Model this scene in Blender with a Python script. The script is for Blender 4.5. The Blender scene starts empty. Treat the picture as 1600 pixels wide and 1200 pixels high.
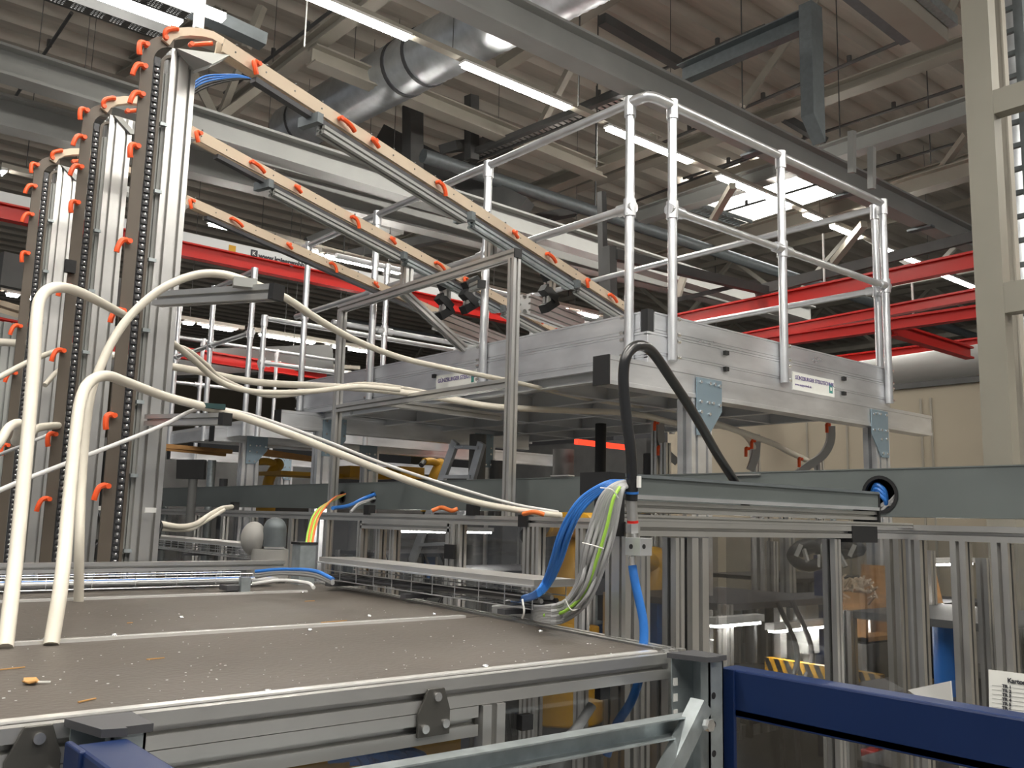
import bpy, bmesh, math, random
from mathutils import Vector, Matrix
random.seed(7)
SC = bpy.context.scene
COL = SC.collection
R = math.radians

# ------------------------------------------------------------------ camera
CAM_H = 2.3
F, PITCH, ROLL, YAW = 1430.0, R(8.38), R(1.424), R(50.12)
fw = Vector((math.cos(PITCH)*math.cos(YAW), math.cos(PITCH)*math.sin(YAW), math.sin(PITCH)))
rt0 = Vector((math.sin(YAW), -math.cos(YAW), 0)); up0 = rt0.cross(fw)
rt = math.cos(ROLL)*rt0 + math.sin(ROLL)*up0
upv = -math.sin(ROLL)*rt0 + math.cos(ROLL)*up0
O = Vector((0, 0, CAM_H))
cd = bpy.data.cameras.new('camera'); cam = bpy.data.objects.new('camera', cd); COL.objects.link(cam)
cd.sensor_width = 36; cd.lens = 36*F/1600; cd.clip_start = .05; cd.clip_end = 300
m3 = Matrix((rt, upv, -fw)).transposed(); cam.matrix_world = Matrix.Translation(O) @ m3.to_4x4()
SC.camera = cam

# ------------------------------------------------------------------ world, exposure
w = bpy.data.worlds.new('world'); SC.world = w; w.use_nodes = True
w.node_tree.nodes['Background'].inputs[0].default_value = (.93, .96, 1, 1)
w.node_tree.nodes['Background'].inputs[1].default_value = .15
vs = SC.view_settings; vs.view_transform = 'Standard'; vs.look = 'None'; vs.gamma = 1; vs.use_curve_mapping = False
vs.exposure = 0.5
SC.display_settings.display_device = 'sRGB'
LAMP = 75.0          # emission of the hall's light strips
try:
    SC.cycles.max_bounces = 6; SC.cycles.transparent_max_bounces = 16; SC.cycles.sample_clamp_indirect = 4
except Exception: pass

# ------------------------------------------------------------------ measuring helpers (a pixel of the photo -> a point on a world plane)
def ray(px, py): return fw + rt*((px-800)/F) - upv*((py-600)/F)
def D(px, py, d): return O + ray(px, py)*d
def _on(px, py, k, c):
    r = ray(px, py); return O + r*((c-O[k])/r[k])
def PX(px, py, c): return _on(px, py, 0, c)
def PY(px, py, c): return _on(px, py, 1, c)
def PZ(px, py, c): return _on(px, py, 2, c)
V = Vector

# ------------------------------------------------------------------ materials
MATS = {}
def mat(name, col, rough=.5, metal=0, emit=None, es=1, noise=None, bump=None, coat=0, spec=.5):
    if name in MATS: return MATS[name]
    m = bpy.data.materials.new(name); m.use_nodes = True; nt = m.node_tree; b = nt.nodes['Principled BSDF']
    b.inputs['Base Color'].default_value = (*col, 1); b.inputs['Roughness'].default_value = rough
    b.inputs['Metallic'].default_value = metal; b.inputs['Specular IOR Level'].default_value = spec
    if coat: b.inputs['Coat Weight'].default_value = coat
    if emit: b.inputs['Emission Color'].default_value = (*emit, 1); b.inputs['Emission Strength'].default_value = es
    tc = nt.nodes.new('ShaderNodeTexCoord')
    if noise:
        sc_, amt, stretch = noise
        mp = nt.nodes.new('ShaderNodeMapping'); mp.inputs['Scale'].default_value = stretch
        nz = nt.nodes.new('ShaderNodeTexNoise'); nz.inputs['Scale'].default_value = sc_; nz.inputs['Detail'].default_value = 5
        nt.links.new(tc.outputs['Object'], mp.inputs[0]); nt.links.new(mp.outputs[0], nz.inputs[0])
        rp = nt.nodes.new('ShaderNodeMapRange'); rp.inputs[1].default_value = .3; rp.inputs[2].default_value = .7
        rp.inputs[3].default_value = 1-amt; rp.inputs[4].default_value = 1+amt
        nt.links.new(nz.outputs[0], rp.inputs[0])
        mx = nt.nodes.new('ShaderNodeVectorMath'); mx.operation = 'SCALE'; mx.inputs[0].default_value = col
        nt.links.new(rp.outputs[0], mx.inputs['Scale']); nt.links.new(mx.outputs[0], b.inputs['Base Color'])
        r2 = nt.nodes.new('ShaderNodeMath'); r2.operation = 'MULTIPLY'; r2.inputs[1].default_value = rough
        nt.links.new(rp.outputs[0], r2.inputs[0]); nt.links.new(r2.outputs[0], b.inputs['Roughness'])
    if bump:
        sc_, st = bump
        nz = nt.nodes.new('ShaderNodeTexNoise'); nz.inputs['Scale'].default_value = sc_
        nt.links.new(tc.outputs['Object'], nz.inputs[0])
        bp = nt.nodes.new('ShaderNodeBump'); bp.inputs['Strength'].default_value = st; bp.inputs['Distance'].default_value = .01
        nt.links.new(nz.outputs[0], bp.inputs['Height']); nt.links.new(bp.outputs[0], b.inputs['Normal'])
    MATS[name] = m; return m
ALU = mat('anodised_aluminium', (.64, .63, .61), .33, .85, noise=(6, .06, (1, 1, 1)))
ALUB = mat('mill_aluminium', (.74, .75, .77), .34, .8, noise=(2.2, .2, (1, 1, 3)))
PIPE = mat('cast_aluminium_tube', (.68, .69, .71), .33, .8, noise=(9, .08, (1, 1, 1)))
GALV = mat('galvanised_steel', (.40, .44, .45), .42, .7, noise=(30, .15, (1, 1, 1)))
GALVD = mat('dark_galvanised_steel', (.17, .19, .20), .5, .5, noise=(20, .12, (1, 1, 1)))
DUCTM = mat('zinc_sheet', (.17, .19, .187), .42, .5, noise=(3, .10, (1, 1, 1)))
SPIR = mat('spiral_duct_steel', (.62, .65, .68), .34, .75, noise=(8, .12, (1, 1, 1)))
BLUP = mat('blue_plate', (.26, .34, .40), .45, .5)
BLACK = mat('black_plastic', (.012, .012, .013), .5)
RUBBER = mat('black_rubber_hose', (.014, .014, .015), .28, spec=.7)
BOARD = mat('brown_phenolic_board', (.082, .069, .058), .5, noise=(5, .07, (1, 1, 1)), bump=(90, .12))
HOSE = mat('cream_hose', (.70, .65, .555), .42)
HOSEG = mat('grey_white_conduit', (.66, .65, .64), .4)
ORANGE = mat('orange_lever', (.85, .10, .02), .42)
BEIGE = mat('beige_guide_rail', (.60, .485, .36), .5, noise=(4, .06, (1, 1, 1)))
BEIGE_SHADED = mat('shaded_beige_guide_plate', (.105, .085, .066), .5, noise=(4, .1, (1, 1, 1)))  # beige guide plates again, with the shade on the uprights put into the colour
WHITEM = mat('white_plastic', (.78, .77, .74), .45)
BLUE = mat('blue_rack_beam', (.004, .017, .075), .38, noise=(3, .06, (1, 1, 1)))
CBLUE = mat('blue_cable', (.03, .17, .55), .35)
CGREY = mat('grey_cable', (.36, .36, .36), .45)
CGREEN = mat('green_yellow_cable', (.35, .62, .08), .42)
CORANGE = mat('orange_cable', (.75, .18, .04), .42)
RED = mat('red_crane_beam', (.52, .014, .009), .33)
CREAM = mat('cream_painted_steel', (.35, .325, .275), .5, noise=(2, .08, (1, 1, 1)))
COLM = mat('pale_column_paint', (.25, .235, .195), .5, noise=(2, .06, (1, 1, 1)))
GREYST = mat('grey_painted_steel', (.34, .345, .33), .48, noise=(2, .08, (1, 1, 1)))
DKST = mat('dark_steel', (.10, .10, .098), .5, .2, noise=(4, .2, (1, 1, 1)))
ROOF = mat('roof_sheet', (.47, .43, .37), .55, noise=(1.5, .12, (1, 6, 1)))
WALLM = mat('beige_wall_panel', (.44, .385, .295), .6, noise=(1, .04, (1, 1, 1)))
FLOORM = mat('grey_floor', (.34, .335, .325), .4, noise=(1.2, .15, (1, 1, 1)))
YEL = mat('yellow_paint', (.55, .29, .015), .42)
WOOD = mat('raw_wood', (.42, .22, .08), .6, noise=(8, .2, (1, 1, 6)))
STRIPM = mat('bright_strip', (.82, .81, .78), .25, .5)
LIGHTST = mat('light_grey_band', (.60, .61, .61), .4)
DECKM = mat('light_aluminium_sheet', (.62, .63, .64), .4, .25)
SCREW = mat('bright_screw', (.8, .8, .8), .25, .9)
PLATE = mat('gunmetal_plate', (.12, .115, .105), .4, .7)
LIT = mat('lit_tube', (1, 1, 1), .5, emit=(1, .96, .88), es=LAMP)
LIT2 = mat('lit_panel', (1, 1, 1), .5, emit=(1, .98, .95), es=9)
SKYL = mat('skylight_glass', (1, 1, 1), .5, emit=(1, 1, .98), es=7)
PAPER = mat('paper', (.78, .78, .74), .6)
INK = mat('ink', (.03, .03, .04), .6)
PURPLE = mat('purple_print', (.16, .12, .30), .6)
GREENP = mat('green_print', (.05, .25, .22), .6)
MACH = mat('machine_grey', (.12, .12, .118), .5, .3, noise=(3, .2, (1, 1, 1)))
DARKG = mat('dark_grey_part', (.06, .06, .065), .5)
WARM = mat('cast_grey_part', (.33, .32, .30), .5)
TAN = mat('dry_leaf', (.50, .27, .09), .7)
REDL = mat('red_lamp', (.8, .02, .01), .4, emit=(1, .05, .02), es=1.2)

def glassy(name, tint, gl, rough):
    m = bpy.data.materials.new(name); m.use_nodes = True; nt = m.node_tree; nt.nodes.clear()
    o = nt.nodes.new('ShaderNodeOutputMaterial'); t = nt.nodes.new('ShaderNodeBsdfTransparent'); g = nt.nodes.new('ShaderNodeBsdfGlossy')
    t.inputs[0].default_value = (*tint, 1); g.inputs['Roughness'].default_value = rough
    tc = nt.nodes.new('ShaderNodeTexCoord'); nz = nt.nodes.new('ShaderNodeTexNoise'); nz.inputs['Scale'].default_value = 2.2
    bp = nt.nodes.new('ShaderNodeBump'); bp.inputs['Strength'].default_value = .12; bp.inputs['Distance'].default_value = .05
    nt.links.new(tc.outputs['Object'], nz.inputs[0]); nt.links.new(nz.outputs[0], bp.inputs['Height']); nt.links.new(bp.outputs[0], g.inputs['Normal'])
    fr = nt.nodes.new('ShaderNodeFresnel'); fr.inputs[0].default_value = 1.5
    ml = nt.nodes.new('ShaderNodeMath'); ml.operation = 'MULTIPLY_ADD'; ml.inputs[1].default_value = 1.3; ml.inputs[2].default_value = gl
    nt.links.new(fr.outputs[0], ml.inputs[0])
    ge = nt.nodes.new('ShaderNodeNewGeometry'); iv = nt.nodes.new('ShaderNodeMath'); iv.operation = 'SUBTRACT'; iv.inputs[0].default_value = 1
    nt.links.new(ge.outputs['Backfacing'], iv.inputs[1]); mu = nt.nodes.new('ShaderNodeMath'); mu.operation = 'MULTIPLY'
    nt.links.new(ml.outputs[0], mu.inputs[0]); nt.links.new(iv.outputs[0], mu.inputs[1])
    mx = nt.nodes.new('ShaderNodeMixShader'); nt.links.new(mu.outputs[0], mx.inputs[0]); nt.links.new(t.outputs[0], mx.inputs[1]); nt.links.new(g.outputs[0], mx.inputs[2])
    nt.links.new(mx.outputs[0], o.inputs[0]); MATS[name] = m; return m
CLEAR = glassy('clear_polycarbonate', (.80, .805, .81), .05, .06)

# ------------------------------------------------------------------ object helpers
def props(o, label=None, cat=None, group=None, kind=None):
    if label: o['label'] = label
    if cat: o['category'] = cat
    if group: o['group'] = group
    if kind: o['kind'] = kind
    return o
def thing(name, label, cat, loc, group=None):
    o = bpy.data.objects.new(name, None); COL.objects.link(o); o.location = loc; o.empty_display_size = .05
    return props(o, label, cat, group)
def root_loc(p):
    l = V((0, 0, 0))
    while p is not None: l = l + V(p.location); p = p.parent
    return l
class MB:
    def __init__(s): s.v = []; s.f = []; s.smooth = False
    def add(s, vs_, fs):
        n = len(s.v); s.v += [V(x) for x in vs_]; s.f += [tuple(i+n for i in q) for q in fs]; return s
    def box(s, x0, x1, y0, y1, z0, z1):
        return s.add([(x0,y0,z0),(x1,y0,z0),(x1,y1,z0),(x0,y1,z0),(x0,y0,z1),(x1,y0,z1),(x1,y1,z1),(x0,y1,z1)],
                     [(0,3,2,1),(4,5,6,7),(0,1,5,4),(1,2,6,5),(2,3,7,6),(3,0,4,7)])
    def sweep(s, sec, a, b, up=(0,0,1), cap=True):
        """extrude a closed 2D section (side, up) from a to b"""
        a, b = V(a), V(b); d = (b-a).normalized(); up = V(up)
        if abs(d.dot(up)) > .98: up = V((0, 1, 0))
        side = d.cross(up).normalized(); u = side.cross(d).normalized(); n = len(sec)
        vs_ = [a+side*p+u*q for p, q in sec]+[b+side*p+u*q for p, q in sec]
        fs = [(i, (i+1) % n, n+(i+1) % n, n+i) for i in range(n)]
        if cap: fs += [tuple(reversed(range(n))), tuple(range(n, 2*n))]
        return s.add(vs_, fs)
    def bar(s, a, b, w_, h, up=(0,0,1)):
        return s.sweep([(-w_/2,-h/2),(w_/2,-h/2),(w_/2,h/2),(-w_/2,h/2)], a, b, up)
    def prof(s, a, b, w_, h, nw=1, nh=1, up=(0,0,1)):
        """slotted aluminium extrusion, nw slots on top and bottom, nh on the sides"""
        sec = []
        def side(p, q, n):
            p, q = V(p), V(q); L = (q-p).length; t = (q-p)/L; nrm = V((-t.y, t.x)); c = L/n
            sec.append(tuple(p))
            for k in range(n):
                m = (k+.5)*c; g = c*.12; dp = c*.36; g2 = c*.23; d1 = c*.07
                sec.extend([tuple(p+t*(m-g)), tuple(p+t*(m-g)+nrm*d1), tuple(p+t*(m-g2)+nrm*d1), tuple(p+t*(m-g*.7)+nrm*dp), tuple(p+t*(m+g*.7)+nrm*dp), tuple(p+t*(m+g2)+nrm*d1), tuple(p+t*(m+g)+nrm*d1), tuple(p+t*(m+g))])
        W, Hh = w_/2, h/2
        side((-W,-Hh), (W,-Hh), nw); side((W,-Hh), (W,Hh), nh); side((W,Hh), (-W,Hh), nw); side((-W,Hh), (-W,-Hh), nh)
        return s.sweep(sec, a, b, up)
    def ibeam(s, a, b, w_, h, t=None, up=(0,0,1)):
        t = t or w_*.09; W, Hh = w_/2, h/2
        return s.sweep([(-W,-Hh),(W,-Hh),(W,-Hh+t),(t/2,-Hh+t),(t/2,Hh-t),(W,Hh-t),(W,Hh),(-W,Hh),(-W,Hh-t),(-t/2,Hh-t),(-t/2,-Hh+t),(-W,-Hh+t)], a, b, up)
    def channel(s, a, b, w_, h, t=.004, up=(0,0,1), flip=1):
        W, Hh = w_/2*flip, h/2; t2 = t*flip
        sec = [(-W,-Hh),(W,-Hh),(W,-Hh+t),(-W+t2,-Hh+t),(-W+t2,Hh-t),(W,Hh-t),(W,Hh),(-W,Hh)]
        if flip < 0: sec.reverse()
        return s.sweep(sec, a, b, up)
    def cyl(s, a, b, r, n=12, r2=None):
        s.smooth = True; r2 = r if r2 is None else r2
        a, b = V(a), V(b); d = (b-a).normalized(); q = V((0,0,1)) if abs(d.z) < .9 else V((1,0,0))
        e1 = d.cross(q).normalized(); e2 = d.cross(e1)
        vs_ = [a+(e1*math.cos(2*math.pi*i/n)+e2*math.sin(2*math.pi*i/n))*r for i in range(n)]
        vs_ += [b+(e1*math.cos(2*math.pi*i/n)+e2*math.sin(2*math.pi*i/n))*r2 for i in range(n)]
        return s.add(vs_, [(i, (i+1) % n, n+(i+1) % n, n+i) for i in range(n)]+[tuple(reversed(range(n))), tuple(range(n, 2*n))])
    def tube(s, pts, r, n=10, sub=6, straight=False):
        s.smooth = True
        P = [V(p) for p in pts]
        if not straight and len(P) > 2:
            Q = []
            E_ = [P[0]*2-P[1]]+P+[P[-1]*2-P[-2]]
            for i in range(1, len(E_)-2):
                for k in range(sub):
                    t = k/sub; p0, p1, p2, p3 = E_[i-1:i+3]
                    Q.append(.5*((2*p1)+(p2-p0)*t+(2*p0-5*p1+4*p2-p3)*t*t+(3*p1-p0-3*p2+p3)*t**3))
            Q.append(P[-1]); P = Q
        rr = r if isinstance(r, (list, tuple)) else [r]*len(P)
        t = (P[1]-P[0]).normalized(); q = V((0,0,1)) if abs(t.z) < .9 else V((1,0,0)); e1 = t.cross(q).normalized(); rings = []
        for i, p in enumerate(P):
            tn = (P[min(i+1, len(P)-1)]-P[max(i-1, 0)]).normalized()
            e1 = (e1-tn*e1.dot(tn)).normalized(); e2 = tn.cross(e1)
            rings.append([p+(e1*math.cos(2*math.pi*k/n)+e2*math.sin(2*math.pi*k/n))*rr[min(i, len(rr)-1)] for k in range(n)])
        vs_ = [v for g in rings for v in g]
        fs = [(i*n+k, i*n+(k+1) % n, (i+1)*n+(k+1) % n, (i+1)*n+k) for i in range(len(P)-1) for k in range(n)]
        fs += [tuple(reversed(range(n))), tuple(range((len(P)-1)*n, len(P)*n))]
        return s.add(vs_, fs)
    def prism(s, poly, d):
        """planar polygon of 3D points thickened by vector d"""
        n = len(poly); P = [V(p) for p in poly]; d = V(d)
        return s.add(P+[p+d for p in P], [tuple(reversed(range(n))), tuple(range(n, 2*n))]+[(i, (i+1) % n, n+(i+1) % n, n+i) for i in range(n)])
    def ball(s, c, r, n=8, m=6, sz=(1,1,1)):
        s.smooth = True; vs_ = []; c = V(c)
        for j in range(m+1):
            for i in range(n):
                th = math.pi*j/m; ph = 2*math.pi*i/n
                vs_.append(c+V((r*sz[0]*math.sin(th)*math.cos(ph), r*sz[1]*math.sin(th)*math.sin(ph), r*sz[2]*math.cos(th))))
        return s.add(vs_, [(j*n+i, (j+1)*n+i, (j+1)*n+(i+1) % n, j*n+(i+1) % n) for j in range(m) for i in range(n)])
    def build(s, name, material, parent=None, label=None, cat=None, group=None, kind=None, bevel=0):
        me = bpy.data.meshes.new(name)
        if parent is None:
            lo = V((min(v.x for v in s.v), min(v.y for v in s.v), min(v.z for v in s.v))); hi = V((max(v.x for v in s.v), max(v.y for v in s.v), max(v.z for v in s.v)))
            off = V(((lo.x+hi.x)/2, (lo.y+hi.y)/2, lo.z))
        else: off = root_loc(parent)
        me.from_pydata([v-off for v in s.v], [], s.f)
        bm = bmesh.new(); bm.from_mesh(me); bmesh.ops.recalc_face_normals(bm, faces=bm.faces); bm.to_mesh(me); bm.free()
        if s.smooth:
            me.polygons.foreach_set('use_smooth', [True]*len(me.polygons))
            try: me.set_sharp_from_angle(angle=R(40))
            except Exception: pass
        me.materials.append(material)
        o = bpy.data.objects.new(name, me); COL.objects.link(o)
        if parent is None: o.location = off
        else: o.parent = parent
        if bevel:
            b = o.modifiers.new('bevel', 'BEVEL'); b.width = bevel; b.segments = 2; b.limit_method = 'ANGLE'
        return props(o, label, cat, group, kind)
def copy_tree(o, parent=None):
    c = o.copy(); COL.objects.link(c)
    if parent is not None: c.parent = parent
    for ch in [x for x in KIDS.get(o.name, [])]: copy_tree(ch, c)
    return c
KIDS = {}
def text(body, size, p, right, upd, material, parent, name='lettering', extrude=.0005, align='LEFT', bold=0):
    cu = bpy.data.curves.new(name, 'FONT'); cu.body = body; cu.size = size; cu.extrude = extrude; cu.align_x = align; cu.offset = bold
    ob = bpy.data.objects.new(name, cu); COL.objects.link(ob)
    dg = bpy.context.evaluated_depsgraph_get(); me = bpy.data.meshes.new_from_object(ob.evaluated_get(dg)); bpy.data.objects.remove(ob)
    r = V(right).normalized(); u = V(upd).normalized(); n = r.cross(u); M = Matrix((r, u, n)).transposed().to_4x4()
    me.transform(Matrix.Translation(V(p)-root_loc(parent)) @ M); me.materials.clear(); me.materials.append(material)
    o = bpy.data.objects.new(name, me); COL.objects.link(o); o.parent = parent; return o
# ================================================================== the hall
MB().box(-14, 60, -14, 60, -.1, 0).build('floor', FLOORM, kind='structure')
ROOFZ = 8.6
cz = MB(); ys = []; y = -6.0
sec = []
while y < 60:
    sec += [(y, ROOFZ+.12), (y+.16, ROOFZ+.12), (y+.24, ROOFZ), (y+.46, ROOFZ), ]; y += .55
n = len(sec)
cz.v = [V((-6, p, q)) for p, q in sec]+[V((58, p, q)) for p, q in sec]
cz.f = [(i, i+1, n+i+1, n+i) for i in range(n-1)]
ceil = cz.build('ceiling', ROOF, kind='structure')
MB().box(45, 45.2, -14, 60, 0, 9).build('wall_right', WALLM, kind='structure')
MB().box(-14, 60, 45, 45.2, 0, 9).build('wall_back', WALLM, kind='structure')

def xm(p1, p2, z): A = PZ(*p1, z); return A, PY(*p2, A.y)
def ym(p1, p2, z): A = PZ(*p1, z); return A, PX(*p2, A.x)
def ext(a, b, e0, e1):
    d = (b-a).normalized(); return a-d*e0, b+d*e1

# -- roof steel
a, b = xm((860, 58), (1200, 222), 6.3); a, b = ext(a, b, 5, 5.5)
t = thing('roof_beam', 'large grey roof beam crossing diagonally above the platform railing, the widest steel beam overhead', 'beam', (a+b)/2)
MB().ibeam(a, b, .20, .30, .025).build('beam', GREYST, t)
for k in range(4):
    p = a.lerp(b, .45+.13*k); MB().box(p.x-.05, p.x+.05, p.y-.16, p.y+.16, p.z-.19, p.z-.165).build('clamp_plate', GALVD, t)
a, b = xm((0, 97), (650, 300), 6.0); a, b = ext(a, b, 4, 8)
MB().ibeam(a, b, .22, .27, .025).build('roof_beam', GREYST, label='grey steel beam running behind the tallest tower top and in front of the far end of the round duct', cat='beam')
a, b = xm((0, 176), (560, 318), 5.8); a, b = ext(a, b, 4, 9)
MB().ibeam(a, b, .22, .3, .025).build('roof_beam', GREYST, label='lower grey steel beam on the left, second beam below the roof behind the towers', cat='beam')
a, b = xm((487, 86), (925, 264), 7.2); a, b = ext(a, b, 0, .2)
MB().ibeam(a, b, .2, .2, .02).build('roof_girder', CREAM, label='cream girder crossing below the round spiral duct to the left of the railing', cat='girder')
a, b = xm((1030, -90), (1480, 190), 7.9)
for nm, p1, p2, z, w_, h, m, lab in [
  ('roof_girder', (577, 2), (300, 215), 7.4, .16, .16, CREAM, 'cream roof girder rising towards the top edge left of the round duct'),
  ('roof_girder', (1000, 232), (600, 395), 7.2, .2, .2, CREAM, 'cream girder passing behind the railing corner towards the dark middle of the roof'),
  ('roof_purlin', (800, 88), (980, -28), 7.9, .16, .2, CREAM, 'cream purlin left of the widest roof beam near the top edge'),
  ('roof_purlin', (1497, 75), (1100, 218), 7.6, .22, .16, CREAM, 'dark shaded purlin above the hanging steel post'),
  ('roof_purlin', (1505, 172), (1262, 252), 6.9, .2, .22, GREYST, 'grey box purlin joining the pale column above the skylight'),
  ('roof_purlin', (1515, 265), (1150, 372), 7.0, .22, .24, CREAM, 'wide cream purlin passing just below the skylight'),
  ('roof_purlin', (330, 30), (120, 150), 8.0, .14, .16, CREAM, 'cream purlin behind the top of the tallest tower'),
  ('roof_purlin', (1505, 250), (1370, 292), 7.8, .14, .12, CREAM, 'thin cream purlin right of the skylight'),
  ]:
    a, b = ym(p1, p2, z); a, b = ext(a, b, .3, 3)
    MB().ibeam(a, b, w_, h, .02).build(nm, m, label=lab, cat='girder' if 'girder' in nm else 'purlin')
# grey channel with a hanging post
a, b = ym((1268, 28), (1062, 118), 6.6)
t = thing('hanging_frame', 'grey steel channel with a vertical post hanging down at its right end, near the roof', 'frame', a)
MB().channel(a, b, .1, .19, .012, flip=-1).build('cross_channel', GALVD, t)
p2 = PY(1276, 205, a.y); MB().box(a.x-.1, a.x+.07, a.y-.06, a.y+.06, p2.z+.1, a.z+.1).build('hanging_post', GALVD, t)
MB().prism([(a.x-.1, a.y-.06, p2.z+.1), (a.x+.07, a.y-.06, p2.z+.1), (a.x+.07, a.y-.06, p2.z-.1)], (0, .12, 0)).build('post_tip', GALVD, t)
# truss diagonals, each a loose member of the roof trusses
for i, (p1, p2, d1, d2, r_, lab) in enumerate([
  ((905, 80), (840, 205), 11, 11.5, .05, 'cream strut rising left of the widest roof beam'),
  ((940, 30), (1060, 100), 10, 11, .07, 'dark brown strut below the roof above the railing corner'),
  ((1275, 0), (1160, 165), 11, 11, .05, 'cream strut rising past the hanging post to the top edge'),
  ((1215, 178), (1290, 222), 12, 12, .06, 'dark strut below the hanging post'),
  ((1510, 210), (1465, 272), 12, 12.5, .05, 'cream strut beside the pale column'),
  ((298, 108), (338, 186), 10, 10, .055, 'cream strut right of the tallest tower top, slanting down'),
  ((340, 186), (412, 132), 10, 10.5, .055, 'cream strut meeting the round duct left end'),
  ((380, 90), (345, 180), 10, 10.3, .045, 'cream strut between the tower top and the sloping rail'),
  ((1350, 350), (1302, 410), 13, 14, .06, 'cream strut behind the right end of the railing'),
  ((1145, 290), (1110, 350), 11, 12, .05, 'cream strut in front of the skylight tray'),
  ((1385, 0), (1448, 60), 12, 12, .06, 'pale strut beside the ventilation box'),
  ((1493, 0), (1475, 40), 10, 10, .05, 'grey strut between the ventilation box and the pale column'),
  ((1072, 420), (1058, 465), 12, 12, .05, 'cream strut behind the railing corner post'),
  ((700, 245), (645, 320), 14, 14, .08, 'dark strut behind the sloping rails'),
  ((760, 220), (700, 300), 14, 15, .08, 'dark strut under the round duct'),
  ((410, 10), (385, 75), 10, 10, .05, 'cream strut next to the thin white rod'),
  ]):
    MB().bar(D(*p1, d1), D(*p2, d2), r_*1.6, r_*1.6).build('roof_strut', DKST if 'dark' in lab else CREAM, label=lab, cat='strut')
# sprinkler pipes
for p1, p2, z, lab in [((1430, 55), (1195, 155), 7.7, 'thin dark pipe below the roof crossing the hanging post'),
                  ((1503, 135), (1240, 222), 7.7, 'thin dark pipe below the roof right of the hanging post'),
                  ((1500, 222), (1250, 296), 7.9, 'thin dark pipe above the right end of the railing'),
                  ((1195, 40), (1060, 98), 7.8, 'thin dark pipe next to the grey channel'),
                  ((1190, 240), (860, 365), 7.9, 'thin dark pipe behind the railing corner'),
                  ((112, 20), (18, 160), 8.0, 'thin dark pipe at the upper left below the roof'),
                  ((520, 15), (455, 65), 7.9, 'thin dark pipe beside the first light strip')]:
    a, b = ym(p1, p2, z); a, b = ext(a, b, 0, 2)
    m = MB().cyl(a, b, .022, 8)
    for k in range(3):
        p = a.lerp(b, .2+.3*k); m.cyl(p, p+V((0, 0, .09)), .03, 8)
    m.build('sprinkler_pipe', DKST, label=lab, cat='pipe')
# suspension rods
for px, y0, y1, d, lab in [(480, 0, 68, 8.6, 'thin white rod hanging from the top edge to the cream girder'),
                       (905, 84, 165, 9, 'thin hanging wire above the perforated tray'),
                       (935, 0, 260, 10.5, 'long thin hanging wire left of the railing corner'),
                       (1158, 0, 180, 10, 'thin hanging wire beside the widest roof beam'),
                       (1308, 55, 215, 11, 'thin hanging wire right of the hanging post'),
                       (1452, 200, 255, 11, 'thin hanging wire near the pale column'),
                       (1286, 365, 440, 11, 'white tapering rod above the upper right red beam'),
                       (1425, 440, 492, 11, 'white tapering rod above the lower right red beam')]:
    a = D(px, y0, d); b = PX(px+2, y1, a.x)
    MB().cyl(V((a.x, a.y, a.z if 'tapering' in lab else ROOFZ+.05)), V((a.x, a.y, b.z)), .008 if y1 < 360 else .014, 6).build('suspension_rod', WHITEM if ('white' in lab) else DKST, label=lab, cat='rod')

# -- spiral ducts
def spiral(a, b, r, pitch=.11):
    a, b = V(a), V(b); L = (b-a).length; n = int(L/pitch*2); m = MB(); m.smooth = True
    d = (b-a)/L; q = V((0,0,1)) if abs(d.z) < .9 else V((1,0,0)); e1 = d.cross(q).normalized(); e2 = d.cross(e1); N = 28; v = []
    for i in range(n+1):
        c = a+d*(L*i/n); rr = r if i % 2 else r*1.03
        v += [c+(e1*math.cos(6.28318*k/N)+e2*math.sin(6.28318*k/N))*rr for k in range(N)]
    return m.add(v, [(i*N+k, i*N+(k+1) % N, (i+1)*N+(k+1) % N, (i+1)*N+k) for i in range(n) for k in range(N)]+[tuple(range(N)), tuple(reversed(range(n*N, n*N+N)))])
a, b = ym((747, 45), (470, 195), 7.2); a, b = ext(a, b, 2.6, .3)
t = thing('spiral_duct', 'large round silver spiral ventilation duct running under the roof at the top', 'duct', (a+b)/2)
spiral(a, b, .31).build('duct_body', SPIR, t)
for k in (.30, .52, .58, .93):
    p = a.lerp(b, k); m = MB(); mm = (b-a).normalized()
    m.cyl(p-mm*.025, p+mm*.025, .325, 28).build('hanger_band', DARGD if False else DARKG, t)
MB().box(0, .3, 0, .02, 0, .06)
p = a.lerp(b, .33)
# dark vertical duct behind the pale column
c = D(1590, 300, 7.4)
spiral(V((c.x, c.y, 2.2)), V((c.x, c.y, 8.5)), .13, .1).build('spiral_duct', SPIR, label='vertical round spiral duct behind the pale column at the right edge', cat='duct')
# horizontal dark round duct right
a, b = ym((1530, 562), (1392, 580), 4.35); a, b = ext(a, b, 3, 1)
MB().cyl(a, b, .19, 24).build('round_duct', GREYST, label='horizontal smooth round duct above the beige wall, behind the pale column', cat='duct')

# -- pale column and its cross rails at the right
def colx(px, py, d): return D(px, py, d)
c = D(1543, 300, 5.2); e = PX(1541, 300, c.x)
t = thing('steel_column', 'pale beige steel column standing behind the machine at the right', 'column', (c.x, c.y, 0))
MB().bar((c.x, c.y, 0), (c.x, c.y, 8.4), .15, .10, up=(1, 0, 0)).build('column_shaft', COLM, t)
for y0, hgt in ((167, .14), (472, .17)):
    p = PX(1545, y0, c.x); MB().box(c.x-.045, c.x+.045, c.y-4, c.y-.03, p.z-hgt/2, p.z+hgt/2).build('cross_rail', COLM, t)
c2 = D(1590, 640, 5.6)
MB().ibeam((c2.x, c2.y, 0), (c2.x, c2.y, 8.4), .06, .1, .01, up=(0, 1, 0)).build('steel_column', CREAM, label='narrow pale post directly right of the thick beige column', cat='column')
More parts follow.
